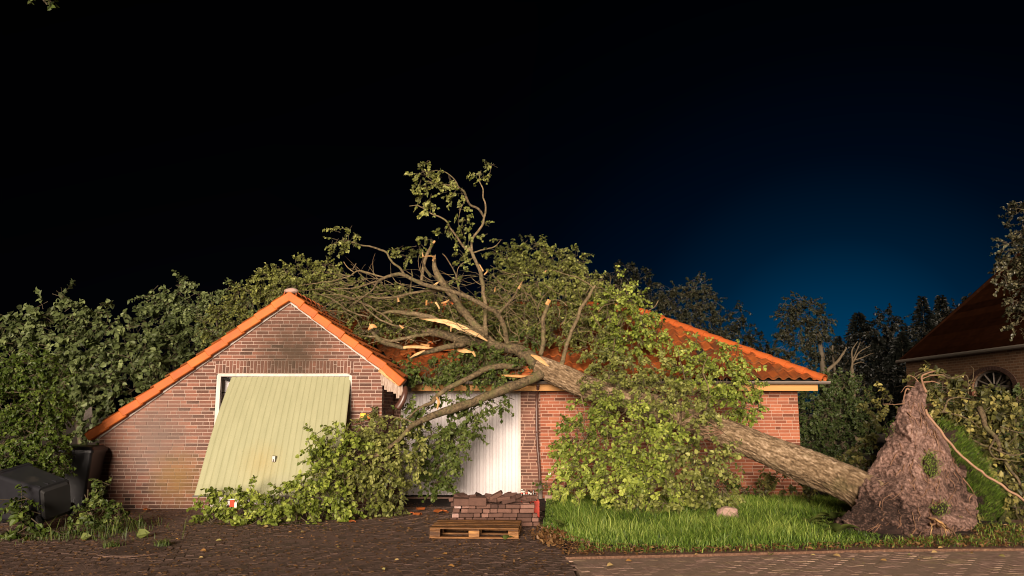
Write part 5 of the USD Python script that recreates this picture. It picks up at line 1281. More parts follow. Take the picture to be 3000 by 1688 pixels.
for y, w in ((-0.3275, 0.145), (-0.165, 0.10), (0.0, 0.145), (0.165, 0.10), (0.3275, 0.145)):
    ppart('top_slat', -0.6, 0.6, y - w / 2, y + w / 2, 0.122, 0.144, float(rp.uniform(0.15, 0.55)))
for x in (-0.5275, 0, 0.5275):
    ppart('cross_board', x - 0.0725, x + 0.0725, -0.399, 0.399, 0.1005, 0.1215, 0.25)
for y in (-0.35, 0, 0.35):
    ppart('bottom_board', -0.6, 0.6, y - 0.05, y + 0.05, 0.0, 0.0215, 0.55)
    for x in (-0.5275, 0, 0.5275):
        b = ppart('block', x - 0.0715, x + 0.0715, y - 0.049, y + 0.049, 0.022, 0.10, 0.25 if x < -0.1 else 0.85)
        if y < -0.1 and x != 0:
            aa = np.linspace(0, 2 * np.pi, 25)
            ov = np.column_stack([x + 0.042 * np.cos(aa), np.full(25, y - 0.0505), 0.061 + 0.024 * np.sin(aa)])
            m = [tube(ov, 0.0018, 4, cap=False)] + [tube([[x + d, y - 0.0505, 0.052], [x + d + 0.004, y - 0.0505, 0.070]], 0.002, 4) for d in (-0.024, -0.012, 0.0, 0.012, 0.022)]
            mv, mf, _ = cat_(m)
            part(b, 'stamp', (rot(mv, rz=yaw) + pc, mf), M['stamp'])

# reclaimed bricks, stacked in uneven courses; each its own
rs = np.random.default_rng(14)
sc = np.array([-0.30, 12.22, 0.03])
X0, X1 = -0.93, 0.41
proto = '/World/Looks/none'
count = 0


def loose_brick(cx, cy, cz, l, w, h, rx, ry, rz, tone, label, group):
    global count
    v, f = cbox(-l / 2, l / 2, -w / 2, w / 2, -h / 2, h / 2, 0.007)
    v = v * (1 + (meshkit.noise(v * 30 + rs.random() * 50, 3)[:, None] - 0.5) * 0.10)
    c = np.array([cx, cy, cz])
    t = thing('paving_brick', label, 'brick', group, loc=c)
    part(t, 'brick_body', (rot(v, rx, ry, rz) + c, f), M['stack_brick'], tone=float(np.clip(tone, 0, 1)))
    count += 1


GB = 'reclaimed bricks stacked behind the pallet'
LB = 'weathered reddish brick stacked behind the wooden pallet'
ORD = ['first', 'second', 'third', 'fourth', 'fifth', 'sixth', 'seventh', 'eighth', 'ninth', 'tenth', 'eleventh', 'twelfth', 'thirteenth', 'fourteenth']
CRS = ['bottom', 'second', 'third', 'fourth', 'fifth']
for course in range(5):
    z = 0.05 + course * 0.0635
    for row, y in enumerate((12.05, 12.28)):
        x = X0 + rs.uniform(0, 0.05) + 0.012 * course * (1 if row == 0 else 0)
        xe = X1 - 0.018 * course
        nth = 0
        while x < xe - 0.05:
            LB = f"{ORD[min(nth, 13)]} brick from the left in the {CRS[course]} course of the brick stack" + (', back row' if row else '')
            nth += 1
            stretcher = rs.random() < (0.75 if course in (2,) else 0.28 if course < 4 else 0.6)
            if stretcher:
                l = min(0.208, xe - x)
                if row == 0 or course == 4:
                    loose_brick(x + l / 2, y - 0.055 + rs.normal() * 0.008, z, l, 0.10, 0.056, rs.normal() * 0.02, rs.normal() * 0.02, rs.normal() * 0.04, 0.42 + rs.normal() * 0.16, LB, GB)
                x += l + 0.008
            else:
                l = min(0.10, xe - x)
                if row == 0 or course == 4:
                    loose_brick(x + l / 2, y + rs.normal() * 0.010, z, 0.208, l, 0.056, rs.normal() * 0.02, rs.normal() * 0.02, math.pi / 2 + rs.normal() * 0.05, 0.5 + rs.normal() * 0.22, LB, GB)
                x += l + 0.010
GT = 'bricks thrown loosely on top of the stack'
for k in range(15):
    x = X0 + 0.12 + (X1 - X0 - 0.2) * k / 15 + rs.normal() * 0.03
    loose_brick(x, 12.02 + rs.uniform(0, 0.18), 0.375 + rs.uniform(-0.005, 0.05), 0.208, 0.10, 0.056, rs.normal() * 0.25, rs.normal() * 0.14, rs.normal() * 0.5, 0.33 + rs.normal() * 0.14, f'{ORD[k]} loose brick from the left, tipped on top of the brick stack' if k < 14 else 'rightmost loose brick tipped on top of the brick stack', GT)
for k in range(8):
    loose_brick(X0 + 0.2 + k * 0.12 + rs.normal() * 0.03, 12.05 + rs.uniform(0, 0.15), 0.425 + rs.uniform(-0.01, 0.03), 0.208, 0.10, 0.056, rs.normal() * 0.3, rs.normal() * 0.2, rs.normal() * 0.9, 0.30 + rs.normal() * 0.12, f'{ORD[k]} topmost brick from the left, lying crooked on the brick stack', GT)
for (x, y, z, l, w, h) in ((-0.72, 11.98, 0.375, 0.30, 0.2, 0.10), (-0.52, 11.97, 0.385, 0.26, 0.2, 0.12)):
    loose_brick(x, y, z, l, w, h, 0.05, 0.04, 0.15, 0.38, 'large rough block on top left of the brick stack' if x < -0.6 else 'thick rough block next to the largest one on the brick stack', None)

cc = np.array([0.27, 12.85, 0.05])
crate = thing('beer_crate', 'bright red plastic bottle crate beside the brick stack', 'crate', loc=cc)
W2, D2, H2 = 0.16, 0.13, 0.25
for nm, (x0, x1, y0, y1) in (('front_side', (-W2, W2, -D2, -D2 + 0.012)), ('back_side', (-W2, W2, D2 - 0.012, D2)), ('left_side', (-W2, -W2 + 0.012, -D2 + 0.013, D2 - 0.013)), ('right_side', (W2 - 0.012, W2, -D2 + 0.013, D2 - 0.013))):
    if nm == 'front_side':
        f_ = sbox(x0, 0, x1, H2).difference(sbox(-0.05, 0.15, 0.05, 0.19))
        g = trimesh.creation.extrude_polygon(f_, 0.012, engine="earcut"); v, f = arr(g)
        part(crate, nm, (np.column_stack([v[:, 0], -D2 + 0.012 - v[:, 2], v[:, 1]]) + cc, f), M['red'])
    else:
        part(crate, nm, tuple(q if i else q + cc for i, q in enumerate(cbox(x0, x1, y0, y1, 0, H2, 0.003))), M['red'])
part(crate, 'floor', tuple(q if i else q + cc for i, q in enumerate(box(-W2 + 0.013, W2 - 0.013, -D2 + 0.013, D2 - 0.013, 0.01, 0.02))), M['red'])


def lathe(prof, seg=12):
    r, z = np.array(prof).T
    a = np.linspace(0, 2 * np.pi, seg, endpoint=False)
    v = np.stack([r[:, None] * np.cos(a), r[:, None] * np.sin(a), np.broadcast_to(z[:, None], (len(r), seg))], -1).reshape(-1, 3)
    i = np.arange(len(r) - 1)[:, None] * seg; j = np.arange(seg)[None]; j2 = (j + 1) % seg
    return arr((v, np.stack([i + j, i + j2, i + seg + j2, i + seg + j], -1).reshape(-1, 4)))


for k, (bx, by, bz, cap) in enumerate(((-0.115, -0.08, 0.10, 'red'), (-0.04, -0.085, 0.10, 'red'), (0.03, -0.08, 0.12, 'bottle'), (0.10, -0.085, 0.10, 'bottle'), (-0.08, 0.0, 0.12, 'label'), (0.0, 0.01, 0.13, 'bottle'), (0.075, 0.0, 0.14, 'bottle'), (-0.11, 0.08, 0.14, 'label'))):
    c = cc + [bx, by, bz]
    t = thing('beer_bottle', 'dark brown beer bottle standing in the red crate', 'bottle', 'bottles in the red crate', loc=c)
    v, f = lathe([(0, 0), (0.031, 0), (0.031, 0.15), (0.026, 0.18), (0.014, 0.215), (0.013, 0.26), (0, 0.26)])
    part(t, 'glass_body', (v + c, f), M['bottle'], smooth=True)
    v, f = lathe([(0.0155, 0.212), (0.0150, 0.243)] if k % 3 else [(0.0318, 0.08), (0.0318, 0.135)])
    part(t, 'paper_label', (v + c, f), M['label'])
    v, f = lathe([(0, 0.271), (0.014, 0.271), (0.0155, 0.256)])
    part(t, 'bottle_cap', (v[:, :] + c, f[:, ::-1]), M[cap])

# ------------------------------------------------------------------ wheelie bins, oddments
def wheelie_bin(label, R, c):
    t = thing('wheelie_bin', label, 'bin', loc=c)
    def put(par, name, m, mt, smooth=False):
        v, f = arr(m)
        g_ = trimesh.Trimesh(v @ R.T + c, f)
        g_ = trimesh.graph.smooth_shade(g_, angle=math.radians(35), facet_minarea=None)
        return part(par, name, (g_.vertices, g_.faces), M[mt], smooth=True)
    def tub(x0, y0, x1, y1, z0, z1, r):
        pts = []
        for (hx, hy, z) in ((x0, y0, z0), (x1, y1, z1)):
            for sx in (-1, 1):
                for sy in (-1, 1):
                    for a in np.linspace(0, math.pi / 2, 5):
                        pts.append((sx * (hx - r + r * math.cos(a)), sy * (hy - r + r * math.sin(a)), z))
        h = trimesh.convex.convex_hull(np.array(pts)); return np.array(h.vertices), np.array(h.faces)
    put(t, 'body', tub(0.235, 0.26, 0.275, 0.345, 0.06, 0.96, 0.05), 'bin')
    put(t, 'base', tub(0.20, 0.20, 0.215, 0.235, 0.0, 0.075, 0.03), 'rubber')
    put(t, 'rim', tub(0.295, 0.365, 0.295, 0.365, 0.955, 0.995, 0.05), 'bin')
    put(t, 'lid', tub(0.30, 0.375, 0.24, 0.30, 0.998, 1.05, 0.05), 'bin')
    put(t, 'grip_bar', tube([[-0.22, 0.40, 0.97], [0.22, 0.40, 0.97]], 0.016, 8), 'bin', True)
    for sx in (-1, 1):
        for o in (0.06, 0.18):
            put(t, 'rib', cbox(sx * o - 0.008, sx * o + 0.008, -0.275, -0.25, 0.10, 0.5, 0.003), 'bin')
        w = put(t, 'wheel', tube([[sx * 0.245, 0.23, 0.10], [sx * 0.295, 0.23, 0.10]], 0.10, 20), 'rubber')
        put(w, 'hub', tube([[sx * 0.29, 0.23, 0.10], [sx * 0.302, 0.23, 0.10]], 0.055, 14), 'bin')
    put(t, 'axle', tube([[-0.29, 0.23, 0.10], [0.29, 0.23, 0.10]], 0.012, 8), 'metal')
    return t


zc = unit(np.array([-0.90, 0.40, 0.10])); yc = np.array([0.02, 0.25, -1.0]); yc = unit(yc - zc * (yc @ zc)); xc = np.cross(yc, zc)
wheelie_bin('black wheelie bin toppled on its back among nettles', np.stack([xc, yc, zc], 1), np.array([-6.60, 11.75, 0.40]))
ang = math.radians(8)
R = np.array([[math.cos(ang), -math.sin(ang), 0], [math.sin(ang), math.cos(ang), 0], [0, 0, 1.0]]) @ trimesh.transformations.euler_matrix(0, math.radians(3), 0)[:3, :3]
wheelie_bin('black wheelie bin standing upright at the corner of the garage wall', R, np.array([-7.42, 13.75, 0.06]))

c = P(256, 1212, 13.9)
gx_, gy_ = np.meshgrid(np.linspace(-0.07, 0.07, 9), np.linspace(-0.09, 0.09, 10))
v = np.column_stack([gx_.ravel() * (1 - 2.5 * gy_.ravel()), 0.05 * meshkit.noise(np.column_stack([gx_.ravel(), gy_.ravel(), gx_.ravel()]) * 22, 1), gy_.ravel() + 0.03 * np.sin(gx_.ravel() * 30)])
i, j = np.meshgrid(np.arange(9), np.arange(8), indexing='ij'); a = (i * 9 + j).ravel()
f = np.stack([a, a + 1, a + 10, a + 9], 1)
t = thing('cloth_rag', 'crumpled pale cloth rag caught in the bushes above the bins', 'rag', loc=c)
part(t, 'cloth', (np.vstack([v, v + [0, 0.006, 0]]) + c, np.vstack([f, f[:, ::-1] + 90])), M['cloth'], smooth=True)

c = P(1068, 1219, 14.12)
t = thing('yellow_sign', 'bright yellow and orange plastic sign half hidden by leaves', 'sign', loc=c)
part(t, 'yellow_panel', cbox(c[0] - 0.075, c[0] + 0.035, c[1] - 0.01, c[1] + 0.06, c[2] - 0.05, c[2] + 0.05, 0.006), M['yellow'])
part(t, 'orange_panel', cbox(c[0] + 0.045, c[0] + 0.12, c[1] - 0.01, c[1] + 0.06, c[2] - 0.055, c[2] + 0.03, 0.006), M['orange'])

c = P(680, 1474, 12.15)
t = thing('cardboard_carton', 'small red and white carton in the leaves under the green door', 'carton', loc=c)
part(t, 'red_front', (rot(cbox(-0.032, 0.032, -0.02, 0.02, -0.055, 0.045, 0.003)[0], rz=0.3) + c, cbox(-0.032, 0.032, -0.02, 0.02, -0.055, 0.045, 0.003)[1]), M['red'])
part(t, 'white_top', (rot(cbox(-0.033, 0.033, -0.021, 0.021, 0.046, 0.062, 0.003)[0], rz=0.3) + c, cbox(-0.033, 0.033, -0.021, 0.021, 0.046, 0.062, 0.003)[1]), M['label'])
part(t, 'white_flap', (rot(cbox(0.036, 0.072, -0.025, -0.012, -0.065, 0.01, 0.003)[0], rz=0.2) + c, cbox(0.036, 0.072, -0.025, -0.012, -0.065, 0.01, 0.003)[1]), M['label'])


def boulder(c, r, seed, sub=4):
    m = trimesh.creation.icosphere(sub, 1.0)
    v = np.array(m.vertices)
    v = v * (0.78 + 0.45 * meshkit.fbm(v * 1.7 + seed, 3, seed))[:, None]
    v[:, 2] = np.sign(v[:, 2]) * np.abs(v[:, 2]) ** 0.8
    return v * r + c, m.faces


c = np.array([3.28, 12.35, 0.14])
t = thing('boulder', 'rounded pinkish stone lying in the lawn', 'stone', loc=c)
part(t, 'stone_body', boulder(c, (0.17, 0.13, 0.115), 3), M['stone'], smooth=True)
for k, (x0, x1, y, z, lab) in enumerate(((0.62, 1.05, 15.25, 0.115, 'pink edging stone nearest the downpipe foot'), (1.06, 1.52, 15.25, 0.125, 'pink edging stone in the grass against the red wall'), (4.35, 5.05, 14.95, 0.07, 'long pale edging stone in the grass under the trunk'), (5.07, 6.0, 14.98, 0.07, 'long pale edging stone between trunk and root plate'))):
    v, f = cbox(x0, x1, y, y + 0.10, -0.05, z, 0.012)
    c = np.array([(x0 + x1) / 2, y, 0])
    t = thing('edging_stone', lab, 'edging stone', loc=c)
    m = trimesh.Trimesh(v, f).subdivide().subdivide()
    w = np.array(m.vertices); w = w + (meshkit.fbm(w * 9, 2, k)[:, None] - 0.5) * 0.03
    part(t, 'stone_body', (w, m.faces), M['stone'])

# broad-leaved docks and weeds in the lawn
def dock(px, py, n, size, label, seed):
    r = np.random.default_rng(seed)
    b = onto(px, py, 0.12)
    t = thing('dock_plant', label, 'plant', loc=b)
    for k in range(n):
        a = r.uniform(0, 2 * math.pi)
        ax = unit(np.array([math.cos(a), math.sin(a) * 0.7, r.uniform(0.3, 1.2)]))
        s_ = size * 1.35 * r.uniform(0.7, 1.2)
        u = np.linspace(0, 1, 7)
        side = unit(np.cross(ax, [0, 0, 1.0])); up = np.cross(side, ax)
        mid = b + ax * (u * s_)[:, None] - np.array([0, 0, 1.0]) * (u ** 2 * s_ * 0.45)[:, None]
        wd = 0.26 * s_ * np.sin(np.pi * np.clip(u * 0.93 + 0.07, 0, 1)) ** 0.7
        v = np.stack([mid - side * wd[:, None] + up * (wd * 0.35)[:, None], mid, mid + side * wd[:, None] + up * (wd * 0.35)[:, None]], 1).reshape(-1, 3)
        i = np.arange(6) * 3
        f = np.vstack([np.stack([i + o, i + o + 1, i + o + 4, i + o + 3], 1) for o in (0, 1)])
        part(t, 'leaf', (v, f), M['weed'], smooth=True, tone=float(r.uniform(0.4, 0.9)))


for k, (px, py, n, s_, lab) in enumerate(((1650, 1545, 6, 0.22, 'broad grey-green dock plant at the left corner of the lawn'), (1735, 1520, 3, 0.18, 'lone pale dock plant in the lawn below the hanging leaves'), (2065, 1525, 4, 0.16, 'low broad-leaved plant just left of the pink lawn stone'), (2440, 1520, 6, 0.28, 'pale broad-leaved plant by the base of the trunk'), (2455, 1562, 4, 0.26, 'pale broad-leaved plant at the near edge of the dark soil'), (2370, 1535, 4, 0.2, 'small broad-leaved plant in the lawn under the trunk'), (1480, 1581, 4, 0.12, 'small grey weed at the right end of the pallet'))):
    dock(px, py, n, s_, lab, 70 + k)

# the dark hollow torn out under the root plate
hv, hf, ht = lens([(2440, 1535), (2475, 1505), (2560, 1500), (2660, 1530), (2740, 1570), (2700, 1592), (2640, 1592), (2540, 1572), (2470, 1556)], lambda x, y: float(np.interp(y, [1500, 1592], [11.6, 11.05])), 0.16, 0.3, 77, step=5, amp=0.16)
part('/World', 'torn_earth', (hv, hf), M['soil_dark'], smooth=True, tone=0.3, kind='structure')


# ------------------------------------------------------------------ shrubs and trees round about
def shrub(name, label, cat, rows, D, leaf, mt, seed, dens=1.0, deep=0.75, stems=None, group=None, part_name='foliage', **kw):
    cl = px_clumps(rows, D, deep=deep)
    b = np.array([np.mean([q[0][0] for q in cl]), np.mean([q[0][1] for q in cl]), 0.0])
    t = thing(name, label, cat, group, loc=b)
    L, T = foliage(cl, leaf=leaf, dens=dens, rng=np.random.default_rng(seed), **kw)
    L = (np.column_stack([L[0][:, :2], np.maximum(L[0][:, 2], -0.05)]), L[1], L[2])
    fp = part(t, part_name, L[:2], M[mt], tone=L[2], kind='stuff')
    part(fp, 'twigs', T[:2], M['twig'], kind='stuff')
    for k, (pts, r0, r1) in enumerate(stems or ()):
        q = np.array([p if len(p) == 3 and p[0] < 100 and abs(p[0]) < 60 and p[1] < 200 else P(*p) for p in pts])
        s = wiggle(spline(q, 0.12), 0.08, 1.2, seed + k)
        part(t, 'trunk' if k == 0 else 'limb', tube(s, np.linspace(r0, r1, len(s)), 8, rough=0.15, seed=k), M['dead_wood'], smooth=True)
    return t


def stem(px, py, D, r0, r1):
    p = P(px, py, D)
    return ([np.array([p[0] + 0.2, D, -0.1]), np.array([p[0] + 0.05, D, p[2] * 0.5]), p], r0, r1)


shrub('privet_bush', 'dense dark green privet bush at the left edge above the bins', 'bush', [(30, 1090, 60, 60, 13.2, 0.5), (110, 1075, 60, 56, 13.2, 0.55), (160, 1130, 36, 50, 13.2, 0.5), (40, 1180, 70, 70, 13.0, 0.45), (130, 1190, 76, 70, 12.9, 0.55), (172, 1215, 26, 50, 13.0, 0.4), (30, 1280, 60, 60, 12.8, 0.5), (110, 1290, 80, 60, 12.7, 0.55), (165, 1330, 40, 50, 12.8, 0.5), (60, 1350, 70, 40, 12.6, 0.45), (140, 1375, 60, 30, 12.6, 0.5)], 13, 0.055, 'leaf_privet', 501, 1.3, stems=[stem(100, 1200, 13.1, 0.04, 0.015), stem(40, 1180, 13.2, 0.03, 0.012)])
shrub('hazel_shrub', 'tall grey-green hazel-like shrub behind the privet bush on the far left', 'shrub', [(20, 950, 60, 60, 17.5, 0.45), (60, 1000, 70, 70, 17.5, 0.5), (130, 920, 50, 44, 17.5, 0.55), (170, 960, 60, 54, 17.5, 0.55), (175, 865, 18, 34, 17.5, 0.3), (215, 920, 34, 36, 17.5, 0.5), (300, 915, 24, 40, 17.5, 0.5), (285, 960, 50, 44, 17.5, 0.5), (240, 1010, 70, 60, 17.3, 0.5), (340, 990, 60, 50, 17.3, 0.5), (390, 970, 40, 36, 17.4, 0.45), (300, 1070, 80, 60, 17.2, 0.45), (390, 1060, 70, 60, 17.2, 0.45), (200, 1100, 80, 70, 17.2, 0.4), (440, 1090, 44, 50, 17.3, 0.4), (340, 1150, 90, 56, 17.0, 0.4), (250, 1180, 70, 60, 16.8, 0.35), (130, 1050, 80, 60, 17.4, 0.45), (270, 1235, 44, 40, 17.2, 0.3)], 17.3, 0.12, 'leaf_grey', 502, 1.1, stems=[stem(240, 1050, 17.3, 0.08, 0.02), stem(330, 1030, 17.3, 0.06, 0.02)])
shrub('rounded_tree', 'dark rounded tree rising just left of the gable roof', 'tree', [(460, 880, 40, 40, 22, 0.5), (520, 850, 50, 40, 22, 0.6), (570, 880, 40, 44, 22, 0.55), (500, 920, 70, 56, 22, 0.5), (580, 940, 60, 60, 22, 0.5), (450, 960, 50, 60, 22, 0.4), (530, 1000, 90, 70, 22, 0.45), (480, 1060, 70, 60, 21.8, 0.4), (600, 1020, 60, 60, 22, 0.4)], 22, 0.11, 'leaf_grey', 503, 1.0, stems=[stem(520, 950, 22, 0.14, 0.04)])
shrub('wispy_tree', 'wispy pale tree between the rounded tree and the gable', 'tree', [(680, 850, 26, 26, 20, 0.5), (640, 890, 40, 36, 20, 0.5), (600, 930, 40, 44, 20, 0.45), (700, 880, 44, 40, 20, 0.5), (640, 960, 60, 50, 20, 0.45)], 20, 0.09, 'leaf_grey', 504, 0.9, stems=[stem(640, 940, 20, 0.08, 0.02)])
shrub('garden_hedge', 'dark clipped hedge mass beyond the right end of the garage', 'hedge', [(2400, 1150, 56, 44, 17.6, 0.5), (2450, 1120, 60, 34, 17.6, 0.55), (2500, 1150, 50, 44, 17.6, 0.5), (2390, 1220, 60, 60, 17.4, 0.5), (2460, 1210, 70, 60, 17.3, 0.55), (2530, 1220, 40, 56, 17.4, 0.4), (2400, 1300, 60, 56, 17.3, 0.4), (2480, 1290, 70, 60, 17.2, 0.42), (2350, 1280, 36, 60, 17.6, 0.35), (2340, 1370, 70, 56, 16.8, 0.35), (2440, 1380, 80, 50, 16.8, 0.35), (2250, 1390, 60, 44, 16.4, 0.35)], 17.4, 0.06, 'leaf_hedge', 505, 1.3)
shrub('torn_bush', 'tangle of dark torn twigs behind the root plate', 'bush', [(2590, 1185, 50, 26, 14.6, 0.4), (2570, 1240, 44, 40, 14.6, 0.35), (2550, 1330, 50, 44, 14.4, 0.4), (2500, 1370, 60, 34, 14.2, 0.45), (2440, 1400, 50, 30, 14.2, 0.45), (2610, 1170, 30, 20, 14.5, 0.5), (2390, 1420, 50, 30, 14.4, 0.4), (2300, 1420, 70, 36, 14.9, 0.4), (2240, 1440, 50, 28, 14.8, 0.4)], 14.5, 0.08, 'leaf_heap', 506, 0.6)
heap_t = shrub('torn_branches', 'large heap of torn leafy branches right of the root plate', 'branches', [(2740, 1120, 46, 34, 14.4, 0.45), (2700, 1090, 30, 20, 14.6, 0.35), (2780, 1125, 44, 32, 14.6, 0.4), (2870, 1175, 56, 34, 14.8, 0.4), (2950, 1180, 56, 36, 14.8, 0.38), (2760, 1190, 50, 46, 14.0, 0.62), (2820, 1210, 60, 50, 14.0, 0.6), (2890, 1230, 60, 56, 14.0, 0.5), (2960, 1250, 60, 60, 14.0, 0.42), (2840, 1290, 50, 46, 13.7, 0.55), (2910, 1320, 60, 54, 13.6, 0.45), (2975, 1350, 50, 60, 13.5, 0.4), (2900, 1400, 40, 50, 13.2, 0.42), (2950, 1440, 50, 50, 12.9, 0.42), (2990, 1500, 40, 40, 12.5, 0.42), (2920, 1500, 40, 36, 12.4, 0.45), (2910, 1560, 40, 24, 12.0, 0.55), (2970, 1570, 44, 26, 11.8, 0.5), (2890, 1590, 30, 14, 11.3, 0.6), (2950, 1600, 44, 14, 11.2, 0.5), (2860, 1580, 20, 12, 11.5, 0.6)], 13.5, 0.095, 'leaf_heap', 507, 1.35, tonevar=0.36)
shrub('laurel_bush', 'dense dark bush behind the torn branches in front of the barn', 'bush', [(2780, 1165, 44, 36, 16.2, 0.45), (2850, 1195, 56, 40, 16.2, 0.5), (2930, 1195, 56, 40, 16.2, 0.5), (3000, 1190, 56, 46, 16.2, 0.45), (2800, 1230, 60, 60, 16.0, 0.4), (2880, 1250, 70, 70, 16.0, 0.45), (2970, 1260, 70, 70, 16.0, 0.4), (2900, 1350, 80, 70, 15.6, 0.35), (2990, 1370, 70, 80, 15.4, 0.35), (2960, 1460, 70, 60, 14.6, 0.35)], 16, 0.075, 'leaf_hedge', 511, 1.3)
for k, (pts, r) in enumerate((([(2720, 1100, 14), (2760, 1098, 13.9), (2790, 1110, 13.9), (2830, 1100, 14), (2840, 1150, 14)], 0.018), ([(2760, 1210, 13.6), (2775, 1180, 13.6), (2800, 1165, 13.6), (2840, 1172, 13.6)], 0.02), ([(2762, 1205, 13.6), (2820, 1225, 13.5), (2870, 1250, 13.4)], 0.016),
                              ([(2870, 1195, 13.6), (2885, 1240, 13.4), (2920, 1290, 13.2), (2950, 1350, 13.0), (3000, 1440, 12.8)], 0.05), ([(2850, 1290, 13.3), (2900, 1310, 13.1), (2960, 1330, 13), (3010, 1325, 12.9)], 0.022), ([(2915, 1285, 13.1), (2895, 1320, 13.0), (2920, 1345, 12.9), (2990, 1350, 12.8)], 0.02),
                              ([(2870, 1340, 12.9), (2930, 1400, 12.8), (2990, 1450, 12.6), (3020, 1490, 12.5)], 0.016), ([(2930, 1250, 13.4), (2990, 1265, 13.3), (3020, 1260, 13.3)], 0.014), ([(2680, 1105, 14.4), (2720, 1085, 14.4), (2770, 1090, 14.4)], 0.012), ([(2840, 1130, 14), (2850, 1085, 14.2), (2842, 1070, 14.3)], 0.01))):
    s = wiggle(spline(np.array([P(*p) for p in pts]), 0.04), 0.05, 4, 700 + k)
    part(heap_t, 'branch', tube(s, np.linspace(r, r * 0.4, len(s)), 8, rough=0.2, seed=k), M['bark_limb'], smooth=True, tone=0.3)
shrub('nettle_patch', 'clump of green nettles growing in front of the toppled bin', 'nettles', [(40, 1500, 56, 34, 11.3, 0.45), (100, 1520, 40, 30, 11.2, 0.45), (20, 1550, 40, 26, 11.0, 0.4), (80, 1565, 50, 18, 10.9, 0.45), (75, 1470, 16, 24, 11.3, 0.5), (10, 1480, 24, 34, 11.3, 0.4)], 11.2, 0.085, 'leaf_privet', 508, 1.1, tonevar=0.3)
shrub('weed_clump', 'clump of tall weeds between the toppled bin and the gable wall', 'weeds', [(275, 1455, 34, 26, 11.75, 0.45), (325, 1470, 36, 30, 11.7, 0.5), (290, 1500, 46, 30, 11.6, 0.5), (345, 1512, 30, 22, 11.6, 0.45), (260, 1530, 40, 20, 11.4, 0.35), (200, 1560, 44, 14, 11.1, 0.35), (330, 1540, 30, 14, 11.5, 0.4), (300, 1430, 14, 20, 11.75, 0.5)], 12.4, 0.06, 'weed', 509, 1.0, tonevar=0.3)
wg = np.random.default_rng(44)
q = np.vstack([wg.normal(size=(220, 2)) * [0.34, 0.35] + [-5.75, 11.6], wg.normal(size=(260, 2)) * [0.6, 0.12] + [-6.3, 10.9], wg.normal(size=(110, 2)) * [0.05, 0.05] + [-4.43, 10.35], wg.normal(size=(110, 2)) * [0.05, 0.05] + [-5.05, 10.3]])
bl = blades(np.column_stack([q, np.full(len(q), 0.0)]), wg.uniform(0.06, 0.30, len(q)) * np.where(np.arange(len(q)) > 220, 0.4, 1), wg.uniform(0.006, 0.012, len(q)), wg.normal(0.4, 0.25, len(q)), wg, 1.6)
part('/World', 'rough_grass', bl[:2], M['weed'], tone=bl[2], kind='stuff', label='rough tufts of grass beside the toppled bin', cat='grass')
shrub('undergrowth', 'low dark undergrowth behind the lawn below the trunk', 'undergrowth', [(1640, 1420, 50, 14, 15.3, 0.5), (1700, 1425, 50, 14, 15.3, 0.45), (2180, 1440, 60, 22, 15.2, 0.35), (2100, 1430, 60, 24, 15.2, 0.35)], 15.3, 0.06, 'leaf_privet', 510, 1.0)

# trees beyond the roof
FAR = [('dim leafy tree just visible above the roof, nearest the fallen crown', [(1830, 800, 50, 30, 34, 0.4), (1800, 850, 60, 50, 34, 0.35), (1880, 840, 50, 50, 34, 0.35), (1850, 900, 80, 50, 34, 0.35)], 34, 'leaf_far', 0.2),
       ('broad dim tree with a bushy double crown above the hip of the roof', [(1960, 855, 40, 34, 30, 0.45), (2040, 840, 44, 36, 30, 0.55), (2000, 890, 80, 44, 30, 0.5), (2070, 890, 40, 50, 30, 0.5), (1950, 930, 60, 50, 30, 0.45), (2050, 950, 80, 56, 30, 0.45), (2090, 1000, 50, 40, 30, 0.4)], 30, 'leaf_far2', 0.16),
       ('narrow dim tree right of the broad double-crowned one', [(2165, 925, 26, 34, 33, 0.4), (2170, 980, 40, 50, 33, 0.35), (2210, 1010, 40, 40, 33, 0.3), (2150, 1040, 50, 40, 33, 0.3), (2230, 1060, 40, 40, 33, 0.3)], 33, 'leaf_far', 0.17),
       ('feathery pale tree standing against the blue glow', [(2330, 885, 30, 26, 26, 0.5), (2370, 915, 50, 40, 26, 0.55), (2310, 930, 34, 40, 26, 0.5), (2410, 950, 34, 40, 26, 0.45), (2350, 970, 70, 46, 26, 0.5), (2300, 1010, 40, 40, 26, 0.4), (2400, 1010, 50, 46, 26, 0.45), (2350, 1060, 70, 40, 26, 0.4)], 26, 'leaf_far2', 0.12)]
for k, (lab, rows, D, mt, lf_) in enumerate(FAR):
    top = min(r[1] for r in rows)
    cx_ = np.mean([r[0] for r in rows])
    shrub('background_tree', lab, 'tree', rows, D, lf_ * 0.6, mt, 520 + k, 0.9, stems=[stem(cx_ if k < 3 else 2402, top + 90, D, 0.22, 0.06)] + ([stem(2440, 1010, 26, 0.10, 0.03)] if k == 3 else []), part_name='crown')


def bare_tree(label, base, strokes, D):
    b = P(base[0], base[1], D); b = np.array([b[0], D, 0.0])
    t = thing('bare_tree', label, 'tree', loc=b)
    tr_ = part(t, 'trunk', tube([b - [0, 0, 0.1], (b + P(*base, D)) / 2, P(*base, D)], [0.10, 0.08, 0.06], 7), M['twig'], smooth=True, tone=0.3)
    for k, (pts, r) in enumerate(strokes):
        s = wiggle(spline(np.array([P(x, y, D) for x, y in pts]), 0.1), 0.12, 1.5, 800 + k)
        part(t, 'limb', tube(s, np.linspace(r, r * 0.3, len(s)), 6), M['twig'], smooth=True, tone=0.45)


